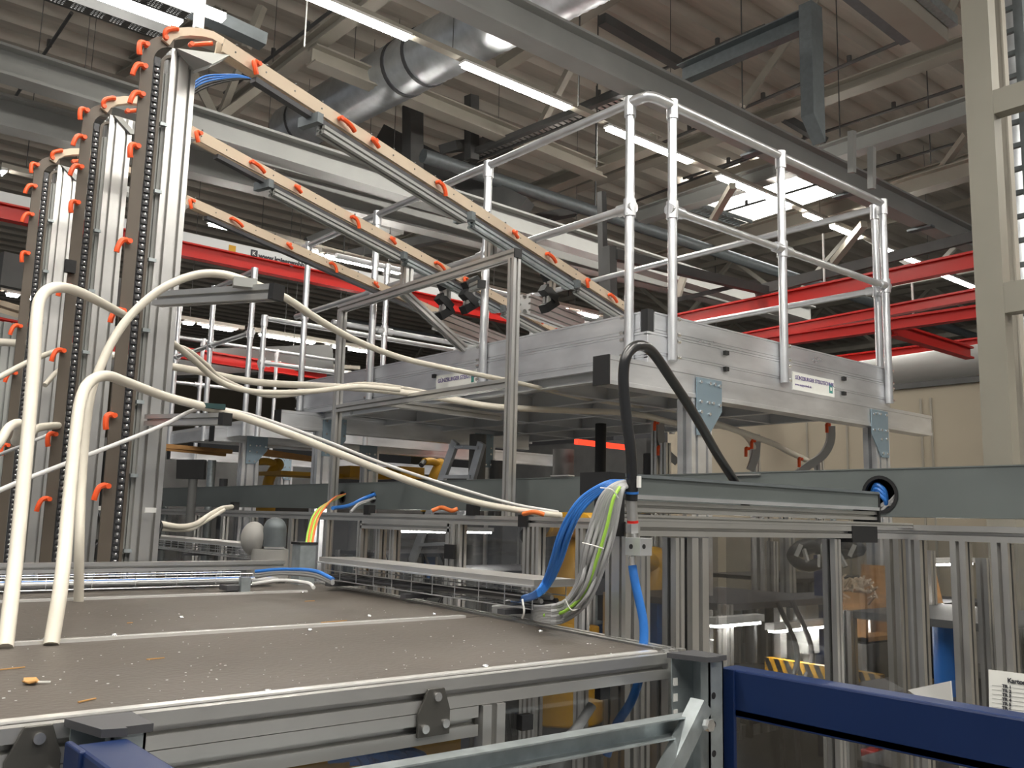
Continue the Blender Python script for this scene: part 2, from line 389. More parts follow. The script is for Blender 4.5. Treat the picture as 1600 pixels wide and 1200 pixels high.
# perforated cable ladder behind the column
c = D(1576, 500, 5.9); t = thing('cable_ladder', 'dark perforated upright cable ladder beside the vertical spiral duct', 'cable ladder', (c.x, c.y, 0))
m = MB().box(c.x-.02, c.x+.02, c.y-.2, c.y-.14, 0, 8.4); m.box(c.x-.02, c.x+.02, c.y+.02, c.y+.08, 0, 8.4); m.build('side_rail', GALVD, t)
m = MB(); z = .3
while z < 8.3: m.box(c.x-.015, c.x+.015, c.y-.14, c.y+.02, z, z+.03); z += .16
m.build('rungs', GALVD, t, kind='stuff')
MB().cyl((c.x-.06, c.y+.13, 2.2), (c.x-.06, c.y+.13, 5.2), .03, 8).build('cable', DKST, t)

# -- ventilation box, skylight, light strips
p = PZ(1465, 75, 6.9)
t = thing('ventilation_box', 'beige box duct below the roof at the top right', 'duct', p)
a, b = xm((1462, 58), (1378, -12), 6.9)
MB().bar(a, b+(b-a)*.6, .24, .2).build('box_body', CREAM, t)
MB().bar(a+V((0, -.17, .08)), b+(b-a)*.6+V((0, -.17, .08)), .08, .1).build('side_rail', GALV, t)
MB().bar(a+V((0, .24, .08)), b+(b-a)*.6+V((0, .24, .08)), .2, .06).build('mesh_tray', GALVD, t)
q = [PZ(1110, 305, ROOFZ-.06), PZ(1168, 352, ROOFZ-.06), PZ(1310, 300, ROOFZ-.06), PZ(1220, 266, ROOFZ-.06)]
x0, x1 = min(p.x for p in q), max(p.x for p in q); y0, y1 = min(p.y for p in q), max(p.y for p in q)
xc, yc = PZ(1208, 306, ROOFZ-.06).x, PZ(1208, 306, ROOFZ-.06).y
sk = thing('window_1', None, None, (xc, yc, ROOFZ-.06)); sk['kind'] = 'structure'
MB().box(xc-1.5, xc+1.5, yc-1.05, yc+1.05, ROOFZ-.08, ROOFZ-.05).build('skylight_pane', SKYL, sk)
m = MB()
for s in (-1, 1): m.box(xc-1.62, xc+1.62, yc+s*1.11-.06, yc+s*1.11+.06, ROOFZ-.2, ROOFZ); m.box(xc+s*1.56-.06, xc+s*1.56+.06, yc-1.05, yc+1.05, ROOFZ-.2, ROOFZ)
m.box(xc-1.5, xc+1.5, yc-.02, yc+.02, ROOFZ-.14, ROOFZ-.08)
m.build('skylight_frame', CREAM, sk)

def strip(y, z, x0, x1, lits, label, group, w_=.075, trunk_label=None, slope=0):
    """continuous trunking along x with lit tubes on it; lits = [(x0, x1), ...]"""
    zz = lambda x: z+slope*(x-x0)
    MB().bar((x0, y, zz(x0)+.05), (x1, y, zz(x1)+.05), w_*.9, .05).build('light_trunking', CREAM, label=trunk_label, cat='light rail')
    trk = bpy.data.objects[-1] if False else COL.objects[-1]; nh = max(2, int((x1-x0)/3))
    for i in range(nh):
        xx = x0+(x1-x0)*(i+.5)/nh; MB().cyl((xx, y, zz(xx)+.06), (xx, y, ROOFZ+.03), .004, 6).build('hanger_rod', DKST, trk)
    first = None; cnt = 0; ORD = ['leftmost', 'second', 'third', 'fourth', 'fifth', 'sixth', 'seventh', 'eighth']
    for a_, b_ in lits:
        c = (a_+b_)/2
        if first is None:
            first = thing('strip_light', label.replace('lit', 'leftmost lit', 1), 'ceiling light', (c, y, zz(c)), group)
            L0 = b_-a_
            h = MB().box(a_, b_, y-w_/2, y+w_/2, z+slope*(c-x0)+.003, z+slope*(c-x0)+.03).build('lamp_housing', WHITEM, first)
            d = MB().box(a_+.02, b_-.02, y-w_*.42, y+w_*.42, z+slope*(c-x0)-.022, z+slope*(c-x0)+.003).build('lit_diffuser', LIT, first)
            KIDS[first.name] = [h, d]
        else:
            n_ = copy_tree(first); n_.location = (c, y, zz(c)); n_.scale = ((b_-a_)/L0, 1, 1); cnt += 1; n_['label'] = label.replace('lit', ORD[cnt]+' lit', 1)
# first strip measured from the photo
A = PZ(640, 62, 6.7); ys1 = A.y
def sx(px, py): return PY(px, py, ys1)
S = [((470,-14),(640,62)),((722,98),(890,172)),((948,200),(1080,252)),((1122,276),(1235,326)),((1258,335),(1290,348)),((1300,352),(1345,371)),((1378,385),(1438,412)),((1466,424),(1520,449))]
e0, e1 = sx(*S[0][0]), sx(*S[-1][1]); slp = (e1.z-e0.z)/(e1.x-e0.x)
strip(ys1, e0.z, e0.x, e1.x, [(sx(*a_).x, sx(*b_).x) for a_, b_ in S], 'lit white tube of the long diagonal light row crossing above the platform', 'lit tubes of the diagonal row above the platform', .1, 'cream light rail running diagonally above the platform', slp)
def strip_px(p1, p2, z, segs, label, group, tl, w_=.12):
    a, b = xm(p1, p2, z); sl = (b.z-a.z)/(b.x-a.x)
    strip(a.y, a.z, a.x, b.x, [(a.x+(b.x-a.x)*s, a.x+(b.x-a.x)*e) for s, e in segs], label, group, w_, tl, sl)
strip_px((0, 268), (150, 305), 5.4, [(0, .06), (.5, .98)], 'lit tube left of the towers below the two grey beams', 'lit tubes left of the towers', 'light rail left of the towers')
strip_px((318, 345), (640, 430), 5.6, [(.02, .2), (.46, .95)], 'lit tube beside the upper end of the www lettering beam', 'lit tubes behind the sloping rails', 'light rail behind the sloping rails', .1)
strip_px((0, 457), (380, 518), 4.8, [(.02, .07), (.08, .13), (.28, .32), (.72, .77), (.79, .97)], 'small lit tube behind the towers at platform height', 'lit tubes behind the towers', 'light rail behind the towers', .1)
strip_px((395, 520), (580, 550), 4.8, [(.05, .5), (.6, .75), (.8, .97)], 'far lit tube behind the second platform railing', 'lit tubes behind the second platform', 'light rail behind the second platform', .1)
strip_px((500, 398), (640, 428), 5.3, [(.05, .9)], 'short lit tube beside the middle sloping rail', 'short lit tubes by the middle rail', 'short light rail beside the middle sloping rail', .1)
strip_px((700, 440), (955, 500), 5.3, [(.04, .16), (.55, .7), (.78, .9)], 'lit tube low behind the platform toe board', 'lit tubes behind the platform', 'light rail behind the platform toe board', .1)
strip_px((420, 572), (560, 580), 4.3, [(.1, .9)], 'very distant lit tube between railing posts', 'distant lit tubes between the posts', 'distant light rail between the posts', .1)
# the big tray light at the top left, just above the tallest tower
zL = 4.75; q0 = PZ(262, 38, zL); yl = [PZ(*p, zL).y for p in ((170, 28), (215, 14), (258, 12), (290, 10))]
t = thing('tray_light', 'bright wide lamp above perforated steel trays over the tallest tower', 'ceiling light', V((q0.x, yl[1], zL)))
xe = q0.x+.05; xs = xe-1.7
for yy, wv in ((yl[1], .075), (yl[3], .055)): MB().box(xs, xe+(.15 if yy == yl[3] else 0), yy-wv/2, yy+wv/2, zL, zL+.03).build('lit_diffuser', LIT2, t)
for yy in (yl[0], yl[2]):
    MB().box(xs, xe, yy-.03, yy+.03, zL+.05, zL+.06).build('lit_diffuser', LIT2, t)
    m = MB()
    for o_ in (-.036, -.02, -.004, .012, .028, .036): m.box(xs, xe, yy+o_-.0035, yy+o_+.0035, zL-.004, zL)
    xx = xs; k = 0
    while xx < xe: m.box(xx, xx+(.028 if k % 5 == 0 else .006), yy-.038, yy+.038, zL-.003, zL+.001); xx += .028 if k % 5 == 0 else .016; k += 1
    m.build('perforated_tray', DKST, t)
    m = MB()
    for s_ in (-1, 1): m.box(xs, xe, yy+s_*.04-.002, yy+s_*.04+.002, zL-.004, zL+.05)
    m.build('tray_side', DKST, t)
p = PZ(310, 40, 4.6); MB().box(p.x-.02, p.x+.02, p.y-.02, p.y+.02, p.z-.02, 8.5).build('hanger_post', WHITEM, t)
a, b = xm((318, 22), (400, 60), 4.9); MB().bar(a-(b-a)*.4, b+(b-a)*.15, .09, .07).build('steel_rail', GALVD, t)
# perforated trays, rows of bright slots
for p1, p2, z, lab in [((1005, 142), (700, 262), 6.9, 'perforated cable tray passing left of the railing corner')]:
    a, b = ym(p1, p2, z); L = (b-a).length; t = thing('cable_tray', lab, 'cable tray', (a+b)/2)
    m = MB()
    for k in range(int(L/.09)):
        p = a.lerp(b, k*.09/L); m.box(p.x-.05, p.x+.05, p.y, p.y+.05, p.z, p.z+.006)
    m.build('perforated_bottom', ALU, t)
    MB().bar(a+V((.09, 0, .02)), b+V((.09, 0, .02)), .03, .07).build('side_rail', DKST, t); MB().bar(a+V((-.09, 0, .02)), b+V((-.09, 0, .02)), .08, .07).build('side_rail', DKST, t)
a, b = xm((1060, 318), (1165, 352), 7.3); t = thing('cable_tray', 'perforated steel tray in front of the skylight', 'cable tray', (a+b)/2); m = MB(); L = (b-a).length
for k in range(int(L/.1)):
    p = a.lerp(b, k*.1/L); m.box(p.x, p.x+.05, p.y-.1, p.y+.1, p.z, p.z+.006)
m.build('perforated_bottom', GALV, t); MB().bar(a+V((0, -.13, .03)), b+V((0, -.13, .03)), .02, .06).build('side_rail', GALV, t); MB().bar(a+V((0, .13, .03)), b+V((0, .13, .03)), .02, .06).build('side_rail', GALV, t)
# more hall lamps over and behind the camera, as in the rest of the hall
for i, (yy, xx) in enumerate([(-3.2, -2), (-.4, -3), (-.4, 4), (2.6, -4)]):
    strip(yy, 6.4, xx, xx+6, [(xx+.2+1.95*k, xx+1.9+1.95*k) for k in range(3)], 'lit tube hanging over the foreground cell, above the picture', 'lit tubes above the foreground cell', .16, 'light rail hanging over the foreground cell, row %s' % ['behind', 'left of', 'above', 'beyond'][i]+' the cell')

# -- red crane beams
def crane(a, b, label, band=True, h=.30, w_=.10):
    t = thing('crane_beam', label, 'crane beam', (a+b)/2)
    MB().ibeam(a, b, w_, h, .022).build('red_beam', RED, t)
    if band: MB().bar(a+V((0, 0, h*.62)), b+V((0, 0, h*.62)), w_*.9, h*.42).build('white_rail', GREYST, t)
    return t
a, b = xm((0, 330), (640, 464), 4.75); a, b = ext(a, b, 3, 9)
TW = thing('crane_beam', 'red crane beam with pale band lettered www, behind the towers on the left', 'crane beam', (a+b)/2)
MB().ibeam(a, b, .10, .14, .014).build('red_beam', RED, TW)
up = V((0, 0, 1)); ba = a+V((0, -.0, .115)); bb = b+V((0, 0, .115)); MB().bar(ba, bb, .09, .09).build('pale_band', LIGHTST, TW)
dr = (b-a).normalized(); tp = PY(404, 400, a.y-.045); text('www.kaisergmbh.n', .072, tp-V((0, .003, .02)), dr, (0, 0, 1), INK, TW, bold=.004)
lp = PY(397, 396, a.y-.045); MB().box(lp.x-.035, lp.x+.035, a.y-.05, a.y-.044, lp.z-.035, lp.z+.035).build('logo_square', INK, TW)
text('K', .06, lp+V((-.022, -.007, -.022)), dr, (0, 0, 1), WHITEM, TW, name='logo_letter')
lp = PY(362, 388, a.y-.045); MB().box(lp.x-.03, lp.x+.04, a.y-.05, a.y-.044, lp.z-.03, lp.z+.03).build('yellow_sticker', YEL, TW)
for p1, p2, z, h, lab in [((1520, 407), (1080, 497), 4.9, .17, 'upper red crane beam on the right behind the railing'),
                     ((1528, 460), (1150, 530), 4.9, .13, 'second red crane beam on the right, in deeper shade'),
                     ((1530, 487), (1200, 535), 4.35, .125, 'bright red crane beam on the right between railing and pale column'),
                     ((1530, 535), (1330, 560), 4.6, .12, 'lowest red crane beam on the right above the round duct')]:
    a, b = ym(p1, p2, z); a, b = ext(a, b, 4, 6); crane(a, b, lab, False, h)
a, b = D(1395, 515, 9.4), D(1515, 552, 10.5); crane(a, b, 'short red beam slanting between the two lower red crane beams', False, .14)
a, b = xm((260, 548), (500, 585), 4.3); a, b = ext(a, b, 2, .1); crane(a, b, 'short distant red crane beam behind the second platform railing', False, .15)
a, b = xm((0, 507), (200, 545), 4.2); a, b = ext(a, b, 3, 0); crane(a, b, 'distant red crane beam behind the left tower', True, .14)
a, b = D(900, 690, 9), D(985, 700, 9.5)
MB().bar(a, b, .05, .05).build('red_lamp_bar', REDL, label='glowing red lamp bar under the platform behind the black hose', cat='lamp')
# -- roof trusses farther down the hall
for i, (tx, ty0, ty1) in enumerate(((17, 2, 34), (22.5, 0, 38), (28, -2, 42), (34, -4, 44))):
    t = thing('roof_truss', ['nearest', 'second', 'third', 'farthest'][i]+' cream lattice truss spanning the hall beyond the platform', 'truss', (tx, (ty0+ty1)/2, 7.2))
    MB().box(tx-.06, tx+.06, ty0, ty1, 7.0, 7.12).build('bottom_chord', CREAM, t); MB().box(tx-.06, tx+.06, ty0, ty1, 8.3, 8.42).build('top_chord', CREAM, t)
    y = ty0; k = 0
    while y < ty1-1.5:
        a, b = (tx, y, 7.1), (tx, y+1.5, 8.35)
        if k % 2: a, b = (tx, y, 8.35), (tx, y+1.5, 7.1)
        MB().bar(a, b, .08, .08).build('diagonal', CREAM, t); y += 1.5; k += 1
for i, (ty, z) in enumerate(((9, 6.7), (13, 6.4), (18, 6.6), (24, 6.3))):
    sp = MB().cyl((6+i*2, ty, z), (40, ty, z), .09+.03*(i % 2), 14).build('supply_pipe', GREYST if i % 2 else GALVD, label=['nearest', 'second', 'third', 'farthest'][i]+' long horizontal pipe under the far roof trusses', cat='pipe')
    for xx in (9+i*2, 17, 25, 33): MB().cyl((xx, ty, z), (xx, ty, ROOFZ+.03), .012, 6).build('hanger_rod', DKST, sp)
# -- dark roof machinery in the middle
for nm, p1, p2, d1, d2, w_, h, lab in [
  ('steel_post', (645, 165), (645, 335), 12, 12, .2, .2, 'thick dark post hanging under the round duct'),
  ('steel_post', (737, 150), (737, 250), 12, 12, .14, .14, 'dark hanging post right of the round duct'),
  ('steel_post', (940, 300), (944, 490), 9.5, 9.5, .07, .07, 'dark hanging post left of the corner railing post'),
  ('steel_post', (952, 385), (955, 560), 9, 9, .1, .1, 'black post behind the corner railing post'),
  ('steel_post', (1331, 205), (1331, 270), 9, 9, .06, .06, 'grey short post on the wide roof beam, left of a pair'),
  ('steel_post', (1362, 230), (1362, 295), 9, 9, .06, .06, 'grey short post on the wide roof beam, right of a pair'),
  ('dark_channel', (960, 398), (1200, 455), 9, 11, .08, .1, 'black cable channel behind the corner posts'),
  ('dark_channel', (1180, 455), (1520, 370), 11, 11, .1, .12, 'long black channel crossing behind the right railing'),
  ('dark_channel', (1050, 470), (1180, 440), 10, 11, .05, .05, 'thin black channel below the corner cable channel'),
  ('dark_channel', (600, 215), (820, 330), 13, 12, .3, .3, 'dark box beam in the shade under the round duct'),
  ('dark_channel', (300, 240), (620, 350), 9.5, 12, .25, .32, 'dark box duct under the lower grey beam'),
  ('dark_channel', (700, 230), (860, 215), 12, 14, .3, .12, 'dark flat channel behind the perforated tray'),
  ('dark_channel', (0, 420), (230, 470), 8, 9, .1, .3, 'dark channel behind the three towers'),
  ('dark_channel', (540, 400), (900, 330), 13, 14, .2, .12, 'dark channel far behind the middle rail'),
  ('dark_channel', (480, 380), (800, 240), 13, 15, .15, .15, 'dark channel far behind the upper rail'),
  ('dark_channel', (0, 580), (520, 560), 12, 13, .3, .35, 'far dark channel at platform height on the left'),
  ]:
    MB().bar(D(*p1, d1), D(*p2, d2), w_, h).build(nm, GREYST if 'grey' in lab else DKST, label=lab, cat='post' if 'post' in nm else 'channel')
# ================================================================== foreground machine cell with the brown roof
ZT = 2.057; TY = 1.163; TX = 1.50; TXL = -1.4; TYB = 3.02
cell = thing('machine_cell', 'foreground machine cell with a dusty brown board roof and slotted aluminium frame', 'machine enclosure', (0, 2, 0))
def part(mb, name, m, par, **k): return mb.build(name, m, par, **k)
XC = 1.415      # front right corner
part(MB().prof((TXL, TY+.0225, ZT-.0225), (XC-.045, TY+.0225, ZT-.0225), .045, .045), 'frame_profile', ALU, cell)
q745 = PY(748, 1100, TY).x; q795 = PY(795, 1100, TY).x
part(MB().prof((TXL, TY+.0225, ZT-.0685), (q745, TY+.0225, ZT-.0685), .045, .045), 'frame_profile', ALU, cell)
part(MB().prof((q745+.028, TY+.0225, 0), (q745+.028, TY+.0225, ZT-.046), .045, .055), 'frame_profile', ALU, cell)
part(MB().prof((XC-.0225, TY+.0225, 0), (XC-.0225, TY+.0225, ZT), .045, .045), 'corner_profile', ALU, cell)
part(MB().prof((XC+.021, TY+.05, 0), (XC+.021, TY+.05, ZT), .038, .045), 'corner_profile', ALU, cell)
part(MB().prof((XC+.02, TY+.075, ZT-.0225), (TX+.16, TYB, ZT-.0225), .04, .045), 'frame_profile', ALU, cell)
part(MB().prof((TX+.16, TYB+.02, 0), (TX+.16, TYB+.02, ZT), .045, .045), 'frame_profile', ALU, cell)
S1y, S2y = 1.84, 2.66
def rx(y): return XC+.0+(TX+.14-XC)*(y-TY)/(TYB-TY)
for y0, y1 in ((TY+.032, S1y-.003), (S1y+.003, S2y-.003), (S2y+.003, TYB)):
    part(MB().prism([(TXL, y0, ZT-.012), (rx(y0)-.03, y0, ZT-.012), (rx(y1)-.03, y1, ZT-.012), (TXL, y1, ZT-.012)], (0, 0, .012)), 'roof_board', BOARD, cell)
for y, x1 in ((S1y, PZ(712, 963, ZT).x), (S2y, PZ(472, 924, ZT).x)):
    part(MB().box(TXL, x1, y-.010, y+.010, ZT, ZT+.006), 'joint_strip', STRIPM, cell)
part(MB().box(TXL, XC-.05, TY+.022, TY+.040, ZT, ZT+.003), 'edge_strip', STRIPM, cell)
for px, py in ((418,1081),(758,1042),(577,963),(678,960),(707,964),(70,1000),(178,993),(32,940),(269,931),(484,985),(845,987),(1112,1001),(283,965),(473,926)):
    p = PZ(px, py, ZT); part(MB().ball(p+V((0, 0, .001)), .006, 8, 6, (1, 1, .6)), 'button_screw', SCREW, cell)
# lower clear panels of the cell
part(MB().box(TXL, q745, TY+.02, TY+.024, 1.2, ZT-.092), 'clear_panel', CLEAR, cell)
part(MB().box(q745+.06, XC-.045, TY+.02, TY+.024, 1.2, ZT-.045), 'clear_panel', CLEAR, cell)
part(MB().box(TXL, XC, TY+.0, TY+.045, 1.15, 1.195), 'frame_profile', ALU, cell)
for px, py in ((817,1127),(938,1080),(1045,1088),(913,1240)):
    p = PY(px, py, TY+.018); part(MB().cyl(p, p-V((0, .006, 0)), .007, 12), 'panel_screw', SCREW, cell)
    part(MB().box(p.x-.012, p.x+.012, TY+.006, TY+.02, p.z-.012, p.z+.012), 'panel_clip', BLACK, cell)
# gunmetal joining plates
for k, (c0, sx_) in enumerate((((676, 1112), 1), ((50, 1185), 1.05))):
    p = PY(*c0, TY-.001); h = .034*sx_; wv = .029
    m = MB().prism([(p.x-wv, p.y, p.z-h), (p.x+wv, p.y, p.z-h), (p.x+wv, p.y, p.z+.002), (p.x+wv*.6, p.y, p.z+h), (p.x-wv*.4, p.y, p.z+h), (p.x-wv, p.y, p.z)], (0, -.005, 0))
    jp = part(m, 'joining_plate', PLATE, cell, bevel=.001)
    for dx, dz in ((-.017, -.022), (.020, -.018), (.004, .022)):
        q = V((p.x+dx, p.y-.005, p.z+dz)); part(MB().cyl(q, q-V((0, .004, 0)), .0065, 14), 'socket_screw', SCREW, jp)
# leaf and straws lying on the roof
def debris(px, py, L, ang, lab, m=TAN):
    p = PZ(px, py, ZT+.0015); d = V((math.cos(ang), math.sin(ang), 0))*L/2
    MB().bar(p-d, p+d, .0025, .0015).build('straw', m, label=lab, cat='straw')
debris(12, 1045, .05, .2, 'long straw at the left edge of the brown roof'); debris(136, 1094, .028, .5, 'short straw near the black rack cap'); debris(522, 971, .07, .1, 'longest wood splinter beside the second joint strip')
debris(484, 939, .03, 0, 'small splinter near the far joint strip'); debris(203, 973, .012, .1, 'tiny straw on the second brown board'); debris(243, 1029, .03, .1, 'pale straw in the middle of the front board')
p = PZ(48, 1068, ZT+.001)
t = thing('dry_leaf', 'crumpled orange-brown leaf lying on the front brown board', 'leaf', p)
m = MB(); pts = []
for k in range(9):
    a_ = k*.698; r_ = .011*(1+.35*math.sin(3*k)); pts.append((p.x+r_*math.cos(a_), p.y+r_*1.3*math.sin(a_), p.z+.001+.004*(k % 2)))
m.prism(pts, (0, 0, .0015)); m.build('leaf_blade', TAN, t)
MB().bar(p+V((.008, -.004, .002)), p+V((.022, -.012, .002)), .003, .002).build('leaf_stalk', PAPER, t)
rnd = random.Random(3); m = MB()
for k in range(300):
    px = rnd.uniform(0, 980); py = rnd.uniform(950, 1100); q = PZ(px, py, ZT)
    if not (TXL < q.x < rx(q.y)-.06 and TY+.05 < q.y < TYB-.2) or abs(q.y-S1y) < .02: continue
    s_ = rnd.uniform(.0004, .0011); m.box(q.x-s_, q.x+s_*rnd.uniform(.5, 2.5), q.y-s_, q.y+s_, ZT, ZT+s_)
m.build('dust_crumbs', HOSEG, label='fine pale dust crumbs scattered over the brown roof boards', cat='dust', kind='stuff')

# -- things seen inside the cell through its clear panels
MB().box(-1.2, 1.3, 2.2, 2.9, 0, 1.7).build('machine_block', DARGD if False else DARKG, label='dark machine block inside the foreground cell', cat='machine')
for i in range(4):
    a = PY(560+32*i, 1172+4*i, 1.34); b = a+V((.10, .1, -.12))
    MB().tube([a+V((-.1, .06, .0)), a, b], .012, 8).build('blue_hose', CBLUE, label='thick blue hose inside the cell under the frame, %s of four' % ['first', 'second', 'third', 'last'][i], cat='hose', group='blue hoses under the cell frame')
MB().box(.75, 1.25, 1.6, 1.75, .9, 1.85).build('yellow_cabinet', YEL, label='yellow cabinet seen through the small clear panel beside the blue hose', cat='cabinet')
a, b = PY(925, 1102, 1.21), PY(880, 1160, 1.21)
MB().tube([a, a.lerp(b, .5)+V((0, 0, -.005)), b], .009, 10).build('braided_hose', HOSEG, label='short pale braided hose behind the small clear panel', cat='hose')
MB().prof((.9, 1.35, .0), (.9, 1.35, 1.9), .045, .045).build('profile_post', ALU, label='aluminium post inside the cell behind the small clear panel', cat='post')

# ================================================================== pallet rack in front
def upright(xc, y0, label, wv=.085, side_x=1):
    t = thing('rack_upright', label, 'rack upright', (xc, y0, 0))
    zt = ZT-.004; D_ = .07
    m = MB(); W = wv/2    # C shape open towards -x, front flange towards -y
    m.box(xc-W+.024, xc+W, y0, y0+.003, 0, zt); m.box(xc+W-.003, xc+W, y0, y0+D_, 0, zt); m.box(xc-W, xc+W, y0+D_-.003, y0+D_, 0, zt)
    m.box(xc-W+.024, xc-W+.027, y0, y0+.02, 0, zt)
    m.build('steel_section', GALV, t)
    hp = MB(); z = zt-.06
    k = 0
    while z > .9: hp.cyl((xc+W*.1, y0-.0005, z), (xc+W*.1, y0+.0005, z), .006, 12); z -= .05
    hp.build('punched_holes', BLACK, t, kind='stuff')
    sl = MB(); z = zt-.03
    while z > .9: sl.box(xc-W+.003, xc-W+.014, y0+D_-.005, y0+D_-.0035, z-.02, z-.006); z -= .028
    sl.build('punched_slots', WHITEM, t, kind='stuff')
    cp = MB().prism([(xc-W-.006, y0+D_+.004, zt), (xc-W+.012, y0-.004, zt), (xc+W*.2, y0-.012, zt), (xc+W*.2, y0-.004, zt), (xc+W+.006, y0-.004, zt), (xc+W+.006, y0+D_+.004, zt)], (0, 0, .009))
    cp.build('cap_plate', DARKG, t)
    return t
ux2 = PY(1106, 1060, 1.085).x; U1 = upright(.352, 1.085, 'galvanised rack upright with dark cap at the lower left', .062); U2 = upright(ux2, 1.075, 'galvanised rack upright with black cap at the corner of the brown roof', .064)
fr = PY(1103, 1132, 1.05); MB().cyl(fr+V((0, 0, 0)), fr-V((0, .012, 0)), .011, 6).build('hex_bolt', SCREW, U2)
# blue beams going towards the viewer
def rbeam(x, y0, y1, z1, h, wv, label, dz=0):
    t = thing('rack_beam', label, 'rack beam', (x, (y0+y1)/2, z1-h))
    W = wv/2
    m = MB().sweep([(-W, -h/2), (W, -h/2), (W, h/2), (-W, h/2)], (x, y0, z1-h/2), (x, y1, z1-h/2+dz)); m.build('box_section', BLUE, t, bevel=.004)
    m = MB().sweep([(-W-.012, -h/2), (W, -h/2), (W, -h/2+.012), (-W-.012, -h/2+.012)], (x, y0, z1-h/2+.002), (x, y1, z1-h/2+.002+dz)); m.build('lower_lip', BLUE, t)
    m = MB().box(x-W-.004, x-W+.004, y0-.035, y0+.02, z1-.20, z1+.0); m.build('hook_plate', BLUE, t, bevel=.002); return t
pz = PY(1125, 1042, 1.10).z
rbeam(PY(1123, 1060, 1.1).x+.028, 1.10, -1.4, pz, .085, .05, 'dark blue rack beam crossing the lower right corner')
rbeam(PY(160, 1157, 1.075).x, 1.078, -.8, PY(150, 1160, 1.075).z, .10, .056, 'blue rack beam end pointing at the viewer from the lower left upright')
# frame braces between the uprights
t = thing('rack_brace', 'horizontal galvanised C channel joining the two rack uprights', 'rack brace', (.9, 1.09, 1.9))
a, b = PY(800, 1181, 1.09), PY(1082, 1130, 1.09); a = a-(b-a)*1.8
MB().channel(a, b, .03, .034, .0025, flip=1).build('channel', GALV, t)
a, b = PY(1096, 1100, 1.07), PY(1040, 1215, 1.07); b = a+(b-a)*1.6
MB().channel(a, b, .03, .03, .0025, up=(0, 1, 0)).build('diagonal_brace', GALV, label='diagonal galvanised brace rising to the corner upright', cat='rack brace')

# ================================================================== cable baskets on the roof
def basket(A, B, wv, h, label, along, lid=True, cable_n=8, cell_=.1):
    A, B = V(A), V(B); d = (B-A).normalized(); s = V((d.y, -d.x, 0))*wv/2; L = (B-A).length
    t = thing('cable_basket', label, 'cable tray', (A+B)/2)
    m = MB()
    for sg in (-1, 1):
        for z in (.0, .55, 1): m.cyl(A+s*sg+V((0, 0, h*z)), B+s*sg+V((0, 0, h*z)), .0018, 6)
    m.cyl(A, B, .0022, 6)
    n_ = int(L/cell_)
    for i in range(n_+1):
        p = A+d*(L*i/n_); m.cyl(p-s, p+s, .002, 6)
        for sg in (-1, 1): m.cyl(p+s*sg, p+s*sg+V((0, 0, h)), .0013, 6)
    m.build('wire_mesh', ALUB, t)
    if lid:
        z = h+.004; q = A-d*.02; r = B+d*.02
        MB().sweep([(-wv/2-.012, 0), (wv/2+.012, 0), (wv/2+.012, .014), (-wv/2-.012, .014)], q+V((0, 0, z)), r+V((0, 0, z))).build('lid', ALU, t)
        MB().sweep([(-wv/2-.02, 0), (wv/2+.02, 0), (wv/2+.02, .004), (-wv/2-.02, .004)], q+V((0, 0, z-.004)), r+V((0, 0, z-.004))).build('lid_edge', ALUB, t)
    for k in (.08, .5, .93):
        p = A.lerp(B, k); MB().bar(p-s*1.5-V((0, 0, .012)), p+s*1.5-V((0, 0, .012)), .03, .012).build('support_bracket', DARKG, t)
    return t
bA, bB = PZ(830, 966, ZT+.012), PZ(505, 914, ZT+.012)
bd = (bB-bA).normalized(); bs = V((bd.y, -bd.x, 0))
bA, bB = bA+bs*.055, bB+bs*.055
bh = .052
basket(bA+V((0, 0, .02)), bB+V((0, 0, .02)), .105, bh, 'wire mesh cable basket with pale lid running along the wall side of the brown roof', 'y')
y2 = 2.90
cA, cB = PZ(-60, 921, ZT+.02), PZ(448, 916, ZT+.02); cA.y = cB.y = y2-.02
basket(V((TXL+.1, y2+.05, ZT+.008)), V((cB.x, y2+.05, ZT+.008)), .1, .036, 'low wire mesh cable basket with white rails along the far side of the brown roof', 'x', lid=False, cable_n=6, cell_=.12)
MB().prof((TXL, y2+.14, ZT+.063), (PY(440, 888, y2+.14).x, y2+.14, ZT+.063), .045, .03).build('aluminium_rail', ALU, label='bright aluminium rail behind the low cable basket in front of the towers', cat='rail')
p = PZ(372, 925, ZT)
t = thing('basket_clamp', 'small steel bracket clipped to the front of the far cable basket', 'bracket', p)
MB().box(p.x-.04, p.x+.02, p.y-.01, p.y+.05, ZT+.005, ZT+.02).build('foot', DARKG, t); MB().box(p.x+.0, p.x+.03, p.y-.02, p.y+.0, ZT+.0, ZT+.045).build('clip', GALV, t)
# lidded basket further away left, behind the towers
bC, bDd = PX(448, 878, 2.0), PX(250, 862, 2.0)
basket(V((1.9, bC.y, ZT+.03)), V((1.9, bC.y+1.6, ZT+.03)), .12, .05, 'second lidded cable basket behind the tallest tower, beyond the brown roof', 'y')

